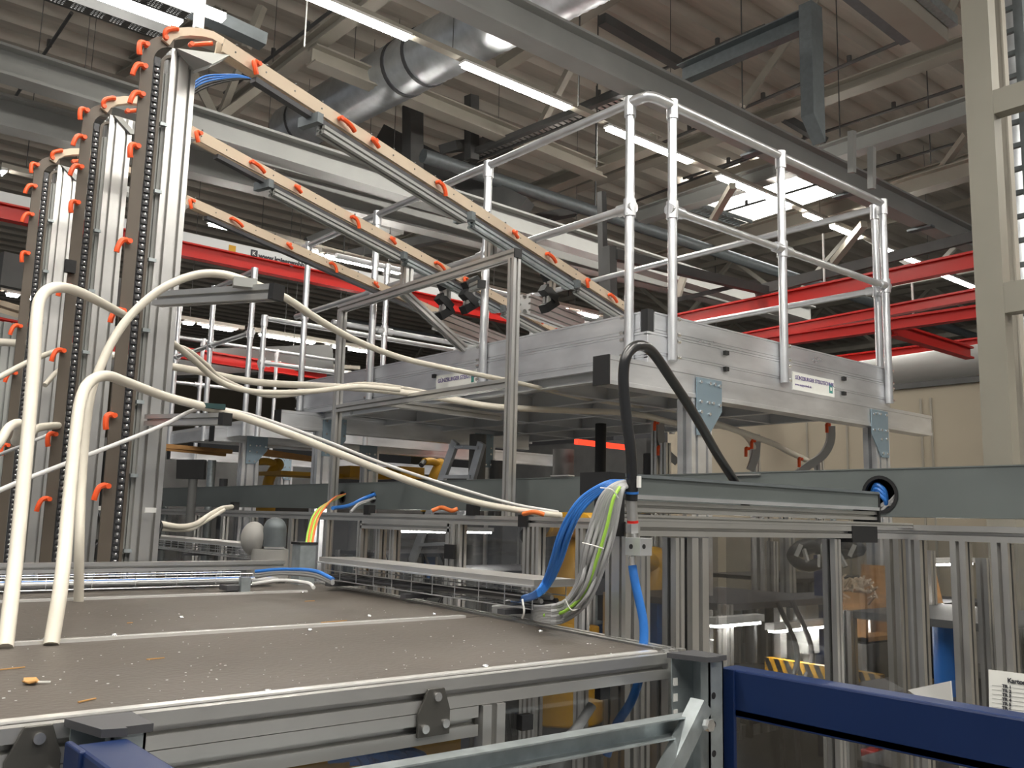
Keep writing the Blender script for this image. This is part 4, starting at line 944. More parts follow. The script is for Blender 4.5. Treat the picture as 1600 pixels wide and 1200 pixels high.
for k in range(3):
    y = TWY[k]; x0 = [.925, .905, .915][k]; s_ = 1
    Yv = V((0, 1, 0)); ztop = [3.975, 3.93, 3.965][k]
    t = thing('conveyor_tower', '%s of the three upright chain conveyor towers, with orange clamp levers' % TWN[k], 'conveyor', (1.02, y, 0))
    xp_ = x0+.125
    # column profile and its side plate
    MB().prof((xp_, y+.045, 0), (xp_, y+.045, ztop-.05), .09, .09, 2, 2, up=(1, 0, 0)).build('profile_column', ALU, t)
    MB().prof((x0+.066, y+.03, .6), (x0+.066, y+.03, ztop-.14), .022, .04, 1, 1, up=(1, 0, 0)).build('guide_profile', GREYST, t)
    # guide path: up, round the top, towards the slope
    r_ = .085; path = [V((x0, y, .6)), V((x0, y, ztop-r_-.03))]; nr = [V((-1, 0, 0)), V((-1, 0, 0))]
    for i in range(1, 9):
        a_ = R(90*i/8); path.append(V((x0+r_*(1-math.cos(a_)), y, ztop-r_-.03+r_*math.sin(a_)))); nr.append(V((-math.cos(a_), 0, math.sin(a_))))
    (pa, da, pb, db) = EN[k]; A = D(*pa, da); B = D(*pb, db); inc = (B-A).normalized()
    yv2 = V((inc.x, inc.y, 0)).normalized(); nn = V((-inc.z*yv2.x*-1, 0, 0)); un = V((-yv2.x*inc.z, -yv2.y*inc.z, yv2.dot(inc))).normalized(); sv = V((-yv2.y, yv2.x, 0))
    if sv.y < 0: sv = -sv
    ribbon(path, nr, .040, .009, Yv).build('guide_plate', BEIGE_SHADED, t)
    ribbon([p+V((.052, .002, 0)) if i < 2 else p+V((.052*math.cos(R(90*(i-1)/8)), .002, -.052*math.sin(R(90*(i-1)/8)))) for i, p in enumerate(path)], nr, .010, .02, Yv).build('inner_guide_strip', BEIGE_SHADED, t)
    ref = [PY(px, py, 3.12) for px, py in ((259, 66), (266, 56), (278, 50.5), (295, 49), (315, 50.5), (333, 55), (346, 63), (362, 76))]
    off_ = V((x0-.925, y-.012-3.12, ztop-3.975)); top_ = [p+off_ for p in ref]
    if k: top_ = top_[:-2]+[top_[-3].lerp(A, .5)+V((0, 0, .012)), A-inc*.02]
    topn = []
    for i in range(len(top_)):
        tg = (top_[min(i+1, len(top_)-1)]-top_[max(i-1, 0)]).normalized(); topn.append(V((-tg.z, 0, abs(tg.x))).normalized())
    ribbon(top_, topn, .030, .03, Yv).build('curved_top_guide', BEIGE, t)
    MB().prism([(x0+.09, y-.012, ztop-.052), (A.x+.02, A.y-.012, A.z-.035), (A.x-.04, A.y-.012, A.z-.09), (x0+.16, y-.012, ztop-.11)], (0, .05, 0)).build('top_bracket', GREYST, t)
    m = MB(); z = .9
    while z < ztop-.13: m.ball((x0+.034, y-.003, z), .0058, 6, 4); z += .022
    m.build('chain_rollers', SCREW, t)
    m = MB().bar((x0+.034, y+.008, .6), (x0+.034, y+.008, ztop-.1), .02, .008, up=(0, 1, 0)); z = .917
    while z < ztop-.13: m.box(x0+.025, x0+.043, y-.004, y+.008, z-.005, z+.005); z += .022
    m.build('chain', DARKG, t)
    z = 2.16
    while z < ztop-.3: MB().box(x0+.06, x0+.085, y-.004, y+.012, z, z+.012).build('strap_bracket', GALV, t); z += .245
    for i, (px, py) in enumerate(LV[k]):
        c = PY(px, py, y-.006); c.x = max(c.x, x0-.035) if py > 300 else c.x
        hub = V((x0-.012, y-.006, c.z+.012))
        add_lever(t, hub, (-1, 0, .1), (-.25 if i % 3 else .1, 0, -1), (0, -1, 0), .82)
    for dx, dz, od in ((.03, .0, (-.3, 0, 1)), (.12, .01, (1, 0, .3))): add_lever(t, (x0+dx+.02, y-.004, ztop-.03+dz), od, (.9, 0, .4), (0, -1, 0), .8)
    # sloping rail
    u = thing('sloping_conveyor', ['upper', 'middle', 'lower'][k]+' of the three beige conveyor rails sloping from the towers down onto the platform', 'conveyor', A)
    Lr = (B-A).length; h = .052
    m = MB(); m.add([A-un*h/2, A+un*h/2, B+un*h/2, B-un*h/2]+[p+sv*.008 for p in (A-un*h/2, A+un*h/2, B+un*h/2, B-un*h/2)], [(0, 1, 2, 3), (4, 5, 6, 7), (0, 1, 5, 4), (1, 2, 6, 5), (2, 3, 7, 6), (3, 0, 4, 7)]); m.build('front_guide_rail', BEIGE, u)
    of = sv*.04
    m = MB(); m.add([p+of for p in (A-un*h/2, A+un*h/2, B+un*h/2, B-un*h/2)]+[p+of+sv*.008 for p in (A-un*h/2, A+un*h/2, B+un*h/2, B-un*h/2)], [(0, 1, 2, 3), (4, 5, 6, 7), (0, 1, 5, 4), (1, 2, 6, 5), (2, 3, 7, 6), (3, 0, 4, 7)]); m.build('rear_guide_rail', BEIGE, u)
    m = MB(); s = .02
    while s < Lr: m.cyl(A+inc*s+un*(h/2-.004)+sv*.010, A+inc*s+un*(h/2-.004)+sv*.036, .006, 6); s += .032
    m.build('chain', DARKG, u)
    m = MB(); s = .05
    while s < Lr: q = A+inc*s; m.cyl(q, q-sv*.002, .0035, 6); m.cyl(q+un*(h/2), q+un*(h/2+.006), .004, 6); s += .14
    m.build('rail_screws', DKST, u, kind='stuff')
    for s0, s1, tp in ((.16, .46, 0), (.48, .78, 1), (.80, .97, 0)):
        a, b = A+inc*Lr*s0-un*.075+sv*.02, A+inc*Lr*s1-un*.075+sv*.02
        if k < 2: MB().prof(a, b, .045, .035, 1, 1).build('support_profile', GALV if tp else GREYST, u)
        if k < 2: MB().bar(a-inc*.05-sv*.05+un*.015, a-inc*.05+sv*.06+un*.015, .03, .04).build('cross_bracket', GALVD, u)
    MB().bar(A+inc*Lr*.05-un*.045+sv*.02, B-un*.045+sv*.02, .03, .02).build('dark_under_rail', DARKG, u)
    for i, (px, py) in enumerate(LI[k]):
        # point on the rail line nearest to that pixel
        best = min((( (A+inc*Lr*j/200-O).dot(rt)/(A+inc*Lr*j/200-O).dot(fw)*F+800-px)**2, j) for j in range(201))[1]
        c = A+inc*Lr*best/200-sv*.006
        add_lever(u, c, (inc if i % 2 else -inc), (inc+V((0, 0, -.5)) if i % 3 else V((0, 0, -1))+inc*.4), -sv, .85)
# beams and motor blocks at the feet of the slopes
for p0, p1, d0, d1, lab in [((820, 475), (905, 508), 5.5, 6.1, 'wide aluminium beam along the foot of the middle sloping rail'), ((683, 500), (790, 540), 6.0, 6.8, 'wide aluminium beam along the foot of the lower sloping rail')]:
    MB().prof(D(*p0, d0), D(*p1, d1), .08, .12, 1, 3).build('slope_beam', ALU, label=lab, cat='beam')
for (px, py0, py1, d, lab) in [(860, 425, 478, 5.3, 'vertical aluminium post with black clamps under the upper sloping rail'), (735, 440, 480, 5.6, 'short aluminium post with black clamp under the middle sloping rail'), (697, 440, 490, 5.6, 'aluminium post left of the short clamp post under the middle sloping rail'), (1000, 0, 0, 0, '')]:
    if not d: continue
    a, b = D(px, py0, d), D(px-3, py1, d); t = thing('clamp_post', lab, 'post', b)
    MB().prof(b, a, .05, .05).build('profile', ALU, t)
    for q, s in ((.95, 1), (.35, -1), (.02, 1)): c = b.lerp(a, q); MB().bar(c+V((-.04*s, 0, -.03)), c+V((.05*s, 0, .03)), .06, .05).build('clamp_block', BLACK, t)
for (p0, p1, d, lab) in [((868, 432), (895, 426), 5.3, 'short aluminium cross arm with black end cap beside the upper slope'), ((738, 450), (752, 444), 5.5, 'short aluminium cross arm with black end cap beside the middle slope')]:
    a, b = D(*p0, d), D(*p1, d-.15); t = thing('sensor_bracket', lab, 'arm', a); MB().prof(a, b, .045, .045).build('profile', ALU, t); MB().bar(b, b+(b-a).normalized()*.012, .048, .048).build('end_cap', BLACK, t)
# square connector plate beside the middle tower
p = PY(193, 369, 3.1); t = thing('corner_connector', 'small black square plate fixed to the middle tower', 'bracket', p)
MB().box(p.x-.019, p.x+.019, 3.74, 3.76, p.z+.0, p.z+.05).build('plate', BLACK, t)

# -- outrigger arms on the tallest tower
def arm(p0, p1, d0, d1, w_, h, nh, lab, post=False):
    a, b = D(*p0, d0), D(*p1, d1); t = thing('outrigger_arm', lab, 'arm', a)
    MB().prof(a, b, w_, h, 1, nh).build('profile', ALU, t); e = (b-a).normalized()
    MB().bar(b, b+e*.022, w_+.002, h+.002).build('end_cap', BLACK, t)
    return t
arm((246, 468), (428, 457), 3.05, 2.72, .04, .046, 1, 'upper aluminium outrigger arm on the tallest tower with black end cap')
arm((232, 657), (348, 655), 3.04, 2.86, .035, .037, 1, 'lower aluminium outrigger arm on the tallest tower with black end cap')
p = D(333, 635, 2.88); t = thing('hose_clamp', 'dark green hose clamp block on the end of the lower outrigger arm', 'clamp', p)
MB().bar(p+V((-.03, .01, 0)), p+V((.035, -.01, 0)), .03, .016).build('block', mat('dark_green_plastic', (.01, .045, .045), .5), t)
p = D(384, 443, 2.76); t = thing('hose_clamp', 'small metal hose clamp on top of the upper outrigger arm', 'clamp', p); MB().bar(p+V((-.035, .01, 0)), p+V((.03, -.01, 0)), .035, .028).build('block', GREYST, t)

# ================================================================== hoses
def hose(name, pts, r, m, label, cat='hose', group=None, n=10, sub=6):
    P = [p if isinstance(p, Vector) else D(*p) for p in pts]
    return MB().tube(P, r, n, sub).build(name, m, label=label, cat=cat, group=group)
def dz(px, py, z=ZT):
    p = PZ(px, py, z); return (p-O).dot(fw)
hose('hose', [PZ(8, 1013, ZT), (24, 880, 1.72), (38, 740, 1.85), (52, 580, 2.0), (57, 500, 2.08), (64, 464, 2.15), (88, 449, 2.25), (128, 458, 2.5), (188, 489, 3.0), (240, 516, 3.45), (266, 533, 3.6), (300, 560, 3.85), (345, 597, 4.1), (400, 612, 4.3), (480, 612, 4.6), (560, 604, 4.8), (625, 609, 4.9)], .0135, HOSE, 'thick cream hose rising from the left edge of the brown roof and looping over highest')
hose('hose', [PZ(80, 1008, ZT), (97, 900, 1.72), (108, 780, 1.9), (118, 680, 2.02), (126, 625, 2.1), (140, 597, 2.18), (166, 587, 2.3), (200, 598, 2.5), (260, 620, 2.75), (325, 637, 2.88), (380, 652, 3.0), (450, 677, 3.1), (540, 713, 3.25), (640, 752, 3.45), (740, 784, 3.7), (830, 800, 3.9), (876, 805, 4.0)], .0135, HOSE, 'thick cream hose rising second from the left and running on over the lower outrigger arm')
hose('hose', [PZ(123, 940, ZT), (124, 850, 2.38), (127, 760, 2.45), (133, 680, 2.5), (141, 620, 2.53), (152, 585, 2.55), (174, 536, 2.6), (205, 492, 2.65), (250, 453, 2.7), (300, 431, 2.75), (345, 428, 2.77), (392, 442, 2.78), (445, 465, 2.9), (500, 501, 3.1), (560, 534, 3.4), (630, 560, 3.8), (700, 576, 4.2), (770, 590, 4.6), (830, 603, 5), (900, 620, 5.4), (960, 630, 5.8), (1055, 642, 6.2)], .0125, HOSE, 'cream hose arching over the upper outrigger arm and down to the platform')
hose('conduit', [(-40, 785, 2.2), (0, 766, 2.3), (50, 745, 2.4), (130, 714, 2.55), (210, 683, 2.7), (260, 662, 2.8), (300, 642, 2.86), (335, 638, 2.9), (400, 651, 3.1), (500, 686, 3.3), (600, 725, 3.5), (700, 758, 3.7), (800, 787, 3.9), (872, 800, 4.0)], .0065, HOSEG, 'thin grey-white conduit crossing in front of the towers from the left edge', 'conduit')
hose('hose', [(-30, 533, 4.4), (40, 537, 4.4), (110, 543, 4.4), (180, 556, 4.4), (240, 568, 4.4), (300, 578, 4.5), (400, 597, 4.7), (520, 604, 4.9), (620, 612, 5), (700, 624, 5.1), (780, 636, 5.2), (900, 642, 5.4), (960, 644, 5.5), (1010, 650, 5.6), (1060, 662, 5.8), (1115, 664, 6), (1160, 677, 6.1), (1180, 702, 6.2)], .0185, HOSE, 'long level cream hose passing behind the towers and on below the platform')
hose('hose', [(-20, 600, 3.4), (50, 563, 3.6), (110, 541, 3.8), (150, 530, 3.9), (190, 525, 4.0)], .011, HOSE, 'thin cream hose rising behind the leftmost thick hose')
hose('hose', [(70, 602, 3.6), (90, 580, 3.7), (115, 567, 3.9), (150, 575, 4.2)], .010, HOSE, 'short cream hose bow between left and middle tower')
hose('hose', [(-20, 715, 2.6), (0, 690, 2.65), (14, 668, 2.7), (30, 662, 2.75), (28, 680, 2.8), (25, 690, 2.85), (45, 680, 3.0), (62, 668, 3.2), (102, 664, 3.6)], .014, HOSE, 'kinked thick cream hose at the left edge')
hose('hose', [(-20, 718, 4.0), (20, 702, 3.9), (60, 686, 3.9), (104, 667, 4.0)], .0075, HOSEG, 'thin cream line under the kinked hose', 'hose')
hose('hose', [(262, 541, 3.9), (290, 546, 4.0), (320, 568, 4.2), (350, 594, 4.4), (420, 618, 4.7), (500, 610, 4.9), (570, 600, 5), (660, 612, 5.2), (780, 638, 5.4)], .0125, HOSE, 'cream hose sagging beside the highest hose, right of the tallest tower')
hose('hose', [(245, 817, 3.7), (280, 823, 3.8), (305, 819, 4.0), (325, 806, 4.3), (345, 795, 4.5), (362, 792, 4.7)], .012, HOSE, 'upper of two short cream hoses at the foot of the tallest tower')
hose('hose', [(240, 825, 3.7), (275, 828, 3.8), (300, 826, 3.95), (320, 815, 4.2), (350, 797, 4.5)], .009, HOSE, 'lower of two short cream hoses at the foot of the tallest tower')
hose('hose', [(1100, 655, 5.8), (1200, 690, 6.2), (1230, 705, 6.4), (1262, 720, 6.6), (1290, 740, 6.8)], .02, HOSE, 'cream hose running down behind the right platform leg')
# black hose over the crossing beam
rb0 = D(988, 748, 1.93)
hose('hose', [rb0, (985, 700, 1.93), (978, 645, 1.94), (974, 590, 1.95), (979, 556, 1.96), (996, 540, 1.99), (1018, 549, 2.04), (1046, 588, 2.12), (1085, 648, 2.25), (1122, 712, 2.38), PY(1150, 756, YB+.13), PY(1165, 790, YB+.14)], .0118, RUBBER, 'thick black hose bent in a narrow arch above the crossing beam', sub=8, n=16)
# hose coupling, manifold and blue hose
t = thing('hose_coupling', 'steel hose coupling hanging on the end of the black hose', 'coupling', D(988, 840, 1.93))
def dd(px, py, d=1.93): return D(px, py, d)
MB().cyl(dd(988, 748), dd(986.5, 782), .0130, 18).build('rubber_sleeve', BLACK, t)
MB().cyl(dd(986.5, 782), dd(988.5, 814), .0115, 20).build('steel_ferrule', ALU, t)
MB().cyl(dd(988.5, 813), dd(988.6, 817), .012, 20).build('red_ring', RED, t)
MB().cyl(dd(988.6, 817), dd(989, 832), .0155, 6).build('hex_nut', ALU, t)
MB().cyl(dd(989, 832), dd(990, 841), .0105, 16).build('thread', ALU, t)
MB().cyl(dd(987, 768), dd(987, 771.5), .0145, 18).build('blue_cable_tie', CBLUE, t)
p = dd(990, 753); MB().box(p.x-.004, p.x+.004, p.y-.018, p.y-.012, p.z-.012, p.z+.012).build('white_label', WHITEM, t)
p = PY(1009, 855, dd(1000, 855, 1.9).y)
mf = thing('manifold_block', 'white square aluminium manifold block with two holes between black and blue hose', 'manifold', dd(985, 868))
a, b = dd(996, 854, 1.89), None
p0 = a; w1 = .017
MB().box(p0.x-.016, p0.x+.02, p0.y-.022, p0.y+.02, p0.z-.018, p0.z+.018).build('block', ALUB, mf, bevel=.001)
for px in (986, 1006):
    c = PY(px, 854, p0.y-.022); MB().cyl(c-V((0, .0006, 0)), c+V((0, .001, 0)), .005, 16).build('port_hole', BLACK, mf)
MB().cyl(dd(987, 868, 1.9), dd(988, 884, 1.9), .0085, 16).build('nickel_fitting', SCREW, mf)
hose('hose', [dd(988, 884, 1.9), (992, 908, 1.89), (999, 940, 1.88), (1005, 970, 1.87), (1006, 1000, 1.86), (1002, 1040, 1.85), (996, 1070, 1.84), (984, 1100, 1.83), (962, 1135, 1.82), (948, 1180, 1.82)], .0092, CBLUE, 'blue air hose dropping from the manifold block into the corner of the brown roof', n=14)
# -- the cable loom from the basket up to the crossing beam
G = 'grey cables of the loom beside the corner post'
zb0 = dz(835, 950)
NG = 11
for i in range(NG):
    f = i/(NG-1); o2 = (f-.5)
    pts = [(770, 948+10*f, zb0+.12), (815, 946+16*f, zb0), (850, 948+24*f, 1.97), (884-2*f, 938+32*f, 1.94), (905+14*f, 902+38*f, 1.92-.02*(i % 3)), (912+32*f, 860+25*f, 1.90-.02*(i % 2)), (926+34*f, 812+20*f, 1.89), (940+28*f, 775+14*f, 1.89), (962+12*f, 756+8*f, 1.90), (985, 752+8*f, 1.95)]
    hose('cable', pts, .0042, CGREY, 'grey cable in the thick loom hanging between cable basket and crossing beam', 'cable', G, n=8)
for i, (o, c) in enumerate(((.16, 1), (.70, 0))):
    f = o
    pts = [(850, 946+22*f, 1.95), (884-2*f, 934+30*f, 1.92), (903+14*f, 900+36*f, 1.89), (910+32*f, 858+24*f, 1.875), (925+33*f, 810+19*f, 1.87), (938+28*f, 773+13*f, 1.875), (960+12*f, 755+8*f, 1.89)]
    pts = [q if len(q) < 3 else (q[0], q[1], q[2]+(.03 if i == 0 else 0)) for q in pts]
    hose('cable', pts, .0036, CGREEN, ['green-yellow earth cable on the inner side of the grey loom', 'green-yellow earth cable in the middle of the grey loom'][i], 'cable', n=8)
for i in range(5):
    f = i/4
    pts = [(800, 935+5*f, zb0), (832, 928+7*f, 2.0), (850+7*f, 908+8*f, 1.97), (862+14*f, 875+4*f, 1.94), (873+17*f, 838, 1.92-.01*(i % 2)), (890+14*f, 802+4*f, 1.90), (912+12*f, 775+6*f, 1.90), (948+6*f, 754+6*f, 1.9), (975, 752, 1.94)]
    hose('cable', pts, .0042, CBLUE, 'blue cable in the loom left of the grey cables', 'cable', 'blue cables of the loom', n=8)
m = MB(); m.tube([dd(910, 848, 1.87), dd(926, 852, 1.855), dd(943, 857, 1.87)], .0013, 6); m.build('cable_tie', WHITEM, label='white cable tie around the middle of the grey loom', cat='cable tie')
m = MB(); m.tube([dd(883, 936, 1.91), dd(893, 953, 1.9), dd(907, 950, 1.9)], .0013, 6); m.build('cable_tie', WHITEM, label='white cable tie at the bottom bend of the grey loom', cat='cable tie')
m = MB(); m.tube([dd(938, 762, 1.87), dd(956, 765, 1.865), dd(966, 778, 1.87)], .0013, 6); m.build('cable_tie', WHITEM, label='white cable tie near the top of the grey loom', cat='cable tie')
m = MB(); m.tube([dd(816, 936, 1.96), dd(819, 955, 1.95), dd(816, 966, 1.96)], .0022, 6); m.build('cable_tie', WHITEM, label='white cable tie where the loom leaves the cable basket', cat='cable tie')
# cables lying in the baskets
for i in range(6):
    q = bs*(.04-.016*i)
    MB().tube([bA+q+V((0, 0, .03+.008*(i % 3)))+bd*(-.0), bA.lerp(bB, .3)+q+V((0, 0, .034+.006*(i % 2))), bA.lerp(bB, .6)+q+V((0, 0, .03)), bB+q+V((0, 0, .03))], .006, 8, 4).build('cable', DARKG if i % 2 else CGREY, label='cable lying in the lidded basket on the brown roof', cat='cable', group='cables in the lidded basket')
for i in range(5):
    yy = y2+.02+.017*i
    MB().tube([(TXL, yy, ZT+.018+.006*(i % 2)), (-.3, yy+.004, ZT+.02), (.6, yy-.003, ZT+.022), (1.2, yy, ZT+.02), (1.42, yy-.02, ZT+.022)], .007, 8, 5).build('cable', CBLUE if i > 2 else CGREY, label='%s cable lying in the low basket at the far side of the brown roof' % ('blue' if i > 2 else 'grey'), cat='cable', group='%s cables in the low basket' % ('blue' if i > 2 else 'grey'))
hose('conduit', [(395, 912, 2.75), (440, 907, 2.72), (480, 911, 2.66), (490, 918, 2.6)], .0055, HOSEG, 'short grey conduit stub where the two cable baskets meet', 'conduit')
for i in range(3):
    hose('cable', [(400, 893+4*i, 2.85), (440, 890+3*i, 2.8), (490, 892+4*i, 2.7), (520, 905+3*i, 2.6)], .006, CBLUE if i == 0 else CGREY, ['blue', 'upper grey', 'lower grey'][i]+' cable turning the corner between the two cable baskets', 'cable')
# orange and green cables at the portal post
for i, (c, nm) in enumerate(((CGREEN, 'green'), (CORANGE, 'orange'), (CGREEN, 'inner green'), (CORANGE, 'inner orange'))):
    o = i*3.2
    hose('cable', [(478+o, 852, 3.2), (482+o, 828, 3.25), (490+o, 805, 3.4), (505+o*.8, 790-o*.3, 3.7), (525, 780-o*.4, 4.6), (540, 772, 5.1)], .0042, c, '%s cable curving from the small box up to the round duct opening' % nm, 'cable')
hose('cable', [(520, 794, 4.6), (545, 790, 4.8), (568, 779, 5.0), (586, 772, 5.0)], .010, CBLUE, 'dark blue cable entering the third round duct opening', 'cable')
hose('cable', [(548, 800, 4.7), (560, 788, 4.8), (575, 782, 5.0), (586, 778, 5.0)], .008, CGREY, 'grey cable entering the third round duct opening', 'cable')
hose('cable', [(675, 798, 4.3), (690, 793, 4.3), (705, 798, 4.2), (715, 795, 4.2)], .010, CORANGE, 'orange cable coil resting between duct and guard wall', 'cable')
hose('cable', [(818, 803, 3.85), (835, 800, 3.8), (850, 804, 3.8)], .010, CORANGE, 'short orange cable loop beside the white hose ends', 'cable')
p = D(474, 880, 3.2); t = thing('junction_box', 'small grey metal box with open top holding orange and green cables', 'box', p)
MB().box(p.x-.03, p.x+.03, p.y-.03, p.y+.03, ZT, p.z+.07).build('box_body', GALV, t); MB().box(p.x-.034, p.x+.034, p.y-.034, p.y+.034, p.z+.065, p.z+.073).build('rim', BLACK, t)
# blue and black cables by the tallest tower
for i in range(5):
    hose('cable', [(294, 152-4*i, 3.35), (318, 138-4.5*i, 3.4), (345, 129-3*i, 3.45), (375, 124-1.5*i, 3.5), (404, 124+i, 3.55)], .0036, CBLUE if i > 1 else BLACK, ['lowest black', 'upper black', 'second blue', 'third blue', 'topmost blue'][i]+' cable of the arch behind the tallest tower', 'cable')
MB().bar(D(398, 122, 3.52), D(412, 130, 3.56), .03, .05).build('cable_bracket', DARKG, label='dark bracket holding the blue cables under the upper sloping rail', cat='bracket')
# gray dome-shaped robot joint
p = D(422, 862, 3.6)
t = thing('robot_joint', 'light grey robot joint with dark round cap behind the far cable basket', 'robot', p)
MB().cyl(p-V((0, 0, .1)), p+V((0, 0, .01)), .075, 24, .07).build('base', WARM, t); m = MB().cyl(p+V((.01, -.01, .02)), p+V((.01, -.01, .09)), .045, 24); m.ball(p+V((.01, -.01, .09)), .045, 20, 10); m.build('round_cap', GALVD, t)
MB().ball(p+V((-.05, .05, .05)), .06, 20, 12, (.8, 1, 1.1)).build('housing', WARM, t)
# ================================================================== background behind and below the platform
tz = PX(1500, 600, 8.0).z
t = thing('partition_wall', 'plain beige partition wall behind the platform at the right', 'wall', (8.1, 0, 0))
MB().box(8.0, 8.15, -8, 6.8, 0, tz).build('panels', WALLM, t); MB().box(7.97, 8.18, -8, 6.8, tz, tz+.05).build('top_trim', DKST, t)
m = MB(); 
for px in (1262, 1325, 1442, 1458): y_ = PX(px, 700, 8).y; m = MB().box(7.985, 8.0, y_-.008, y_+.008, 0, tz-.1); m.build('joint_line', CREAM, t)
def blk(name, p, d, w_, dp, h, m, lab, cat='machine', z0=None, bevel=0):
    c = D(*p, d); zz = c.z if z0 is None else z0
    return MB().box(c.x-w_/2, c.x+w_/2, c.y-dp/2, c.y+dp/2, zz, zz+h).build(name, m, label=lab, cat=cat, bevel=bevel)
def post_(px, d, z0, z1, w_, m, lab, prof=True):
    c = D(px, 750, d); b = MB()
    (b.prof((c.x, c.y, z0), (c.x, c.y, z1), w_, w_, up=(1, 0, 0)) if prof else b.box(c.x-w_/2, c.x+w_/2, c.y-w_/2, c.y+w_/2, z0, z1)).build('machine_post', m, label=lab, cat='post')
# dark machines in the guarded cell, seen through the panels
def machine(px, d, z1, wv, dv, lab, nsh=3, m=MACH, col=MACH):
    c = D(px, 900, d); t = thing('assembly_machine', lab, 'machine', (c.x, c.y, 0))
    x0, x1, y0, y1 = c.x-wv/2, c.x+wv/2, c.y-dv/2, c.y+dv/2
    MB().box(x0, x1, y0, y1, 0, .75).build('base_cabinet', m, t)
    for (xx, yy) in ((x0, y0), (x1, y0), (x0, y1), (x1, y1)): MB().prof((xx, yy, .75), (xx, yy, z1), .05, .05, up=(1, 0, 0)).build('frame_post', ALU, t)
    for i in range(nsh):
        z = .75+(z1-.75)*(i+1)/nsh; MB().box(x0, x1, y0, y1, z-.03, z).build('shelf_plate', col if i % 2 else DARKG, t)
        rr = random.Random(px*7+i)
        for j in range(9):
            w_ = rr.uniform(.05, .16); xx = rr.uniform(x0+.1, x1-.1); yy = rr.uniform(y0+.05, y1-.05); hh = rr.uniform(.08, .3)
            b = MB(); 
            if j % 2: b.cyl((xx, yy, z-.03-hh), (xx, yy, z-.03), w_*.4, 12)
            else: b.box(xx-w_/2, xx+w_/2, yy-w_/3, yy+w_/3, z-.03-hh, z-.03); b.cyl((xx, yy, z-.03-hh*1.3), (xx, yy, z-.03-hh), w_*.2, 10)
            b.build('actuator', [DKST, WARM, ALU, BLACK, GALV, DECKM, CBLUE, WARM, GREYST, YEL][(i*3+j) % 10], t)
    for j in range(4):
        rr = random.Random(px+j); xx, yy = rr.uniform(x0, x1), y0-.02
        MB().tube([(xx, yy, z1), (xx+.08, yy-.05, z1-.25), (xx-.05, yy-.04, z1-.5), (xx+.1, yy, .8)], .012, 8).build('cable', BLACK if j % 2 else DARKG, t)
machine(1130, 4.6, 1.95, .9, .7, 'dark assembly machine behind the first clear panels right of the corner post')
machine(1330, 5.2, 1.9, 1.1, .8, 'dark assembly machine behind the black rail cap')
machine(1520, 3.9, 1.95, .8, .7, 'grey assembly machine behind the clear panels at the right edge', 4, MACH)
machine(640, 7.9, 2.0, 1.0, .7, 'dark assembly machine behind the framed door of the guard wall')
machine(780, 6.6, 1.95, .9, .7, 'dark assembly machine behind the guard wall right of the hinge')
machine(350, 10, 1.95, 1.1, .8, 'dark assembly machine behind the tallest tower foot')
machine(930, 6.0, 1.9, 1.0, .9, 'dark machine behind the hanging cable loom')
machine(480, 8.6, 1.9, 1.0, .7, 'dark machine behind the small cable box')
machine(1430, 6.6, 1.8, 1.1, .7, 'far dark machine between the right hand posts')
machine(1230, 7.6, 1.9, 1.1, .8, 'far dark machine below the duct opening')
machine(120, 8.8, 2.3, 1.0, .8, 'dark machine between the middle and tallest towers')
machine(20, 7.3, 2.3, .8, .7, 'dark machine at the left edge behind the towers')
def fill_tube(p, d, L, lab):  # tubes added to brighten the guarded cell behind the clear panels
    c = D(*p, d); t = thing('added_fill_lamp', lab, 'lamp', c); MB().box(c.x-L/2, c.x+L/2, c.y-.025, c.y+.025, c.z, c.z+.03).build('fill_lamp_body', WHITEM, t); MB().box(c.x-L/2+.02, c.x+L/2-.02, c.y-.02, c.y+.02, c.z-.012, c.z).build('lit_diffuser', LIT, t)
fill_tube((1150, 973), 4.0, .35, 'short lit tube added to brighten the guarded cell behind the first clear panel'); fill_tube((1250, 980), 4.4, .5, 'longer lit tube added to brighten the guarded cell left of the crate')
fill_tube((1480, 880), 5.2, .6, 'lit tube added to brighten the guarded cell behind the right hand clear panels'); fill_tube((700, 830), 6.5, .8, 'lit tube added to brighten the guarded cell behind the framed door')
# yellow robot
def robot(px, py, d, sc_, lab, mm=YEL):
    c = D(px, py, d); t = thing('robot', lab, 'robot', (c.x, c.y, 0))
    s = sc_
    MB().cyl((c.x, c.y, 0), (c.x, c.y, c.z-.5*s), .16*s, 20, .14*s).build('pedestal', DKST, t)
    m = MB().cyl(c-V((0, 0, .5*s)), c-V((0, 0, .3*s)), .17*s, 20); m.box(c.x-.12*s, c.x+.12*s, c.y-.1*s, c.y+.1*s, c.z-.3*s, c.z-.12*s); m.build('turret', mm, t, bevel=.01)
    e = c+V((.18*s, .05*s, .28*s)); m = MB().tube([c-V((0, 0, .2*s)), c+V((.03, 0, .05))*s, e], .09*s, 14, 4); m.ball(c-V((0, 0, .2*s)), .13*s, 14, 8); m.ball(e, .11*s, 14, 8); m.build('lower_arm', mm, t)
    f_ = e+V((-.45, -.2, .02))*s; m = MB().tube([e, e.lerp(f_, .5)+V((0, 0, .02)), f_], .06*s, 12, 4); m.build('upper_arm', mm, t)
    MB().cyl(f_, f_-V((.08, .03, .06))*s, .045*s, 12).build('wrist', DKST, t); return t
robot(880, 930, 4.6, 1.2, 'yellow robot arm behind the cable loom, seen through the guard wall')
robot(675, 752, 9.0, .6, 'yellow robot arm between the platform legs left of the ladder')
robot(418, 752, 10.5, .7, 'yellow robot arm behind the third carrier beam')
robot(1000, 960, 4.8, .9, 'yellow robot arm half hidden behind the blue air hose')
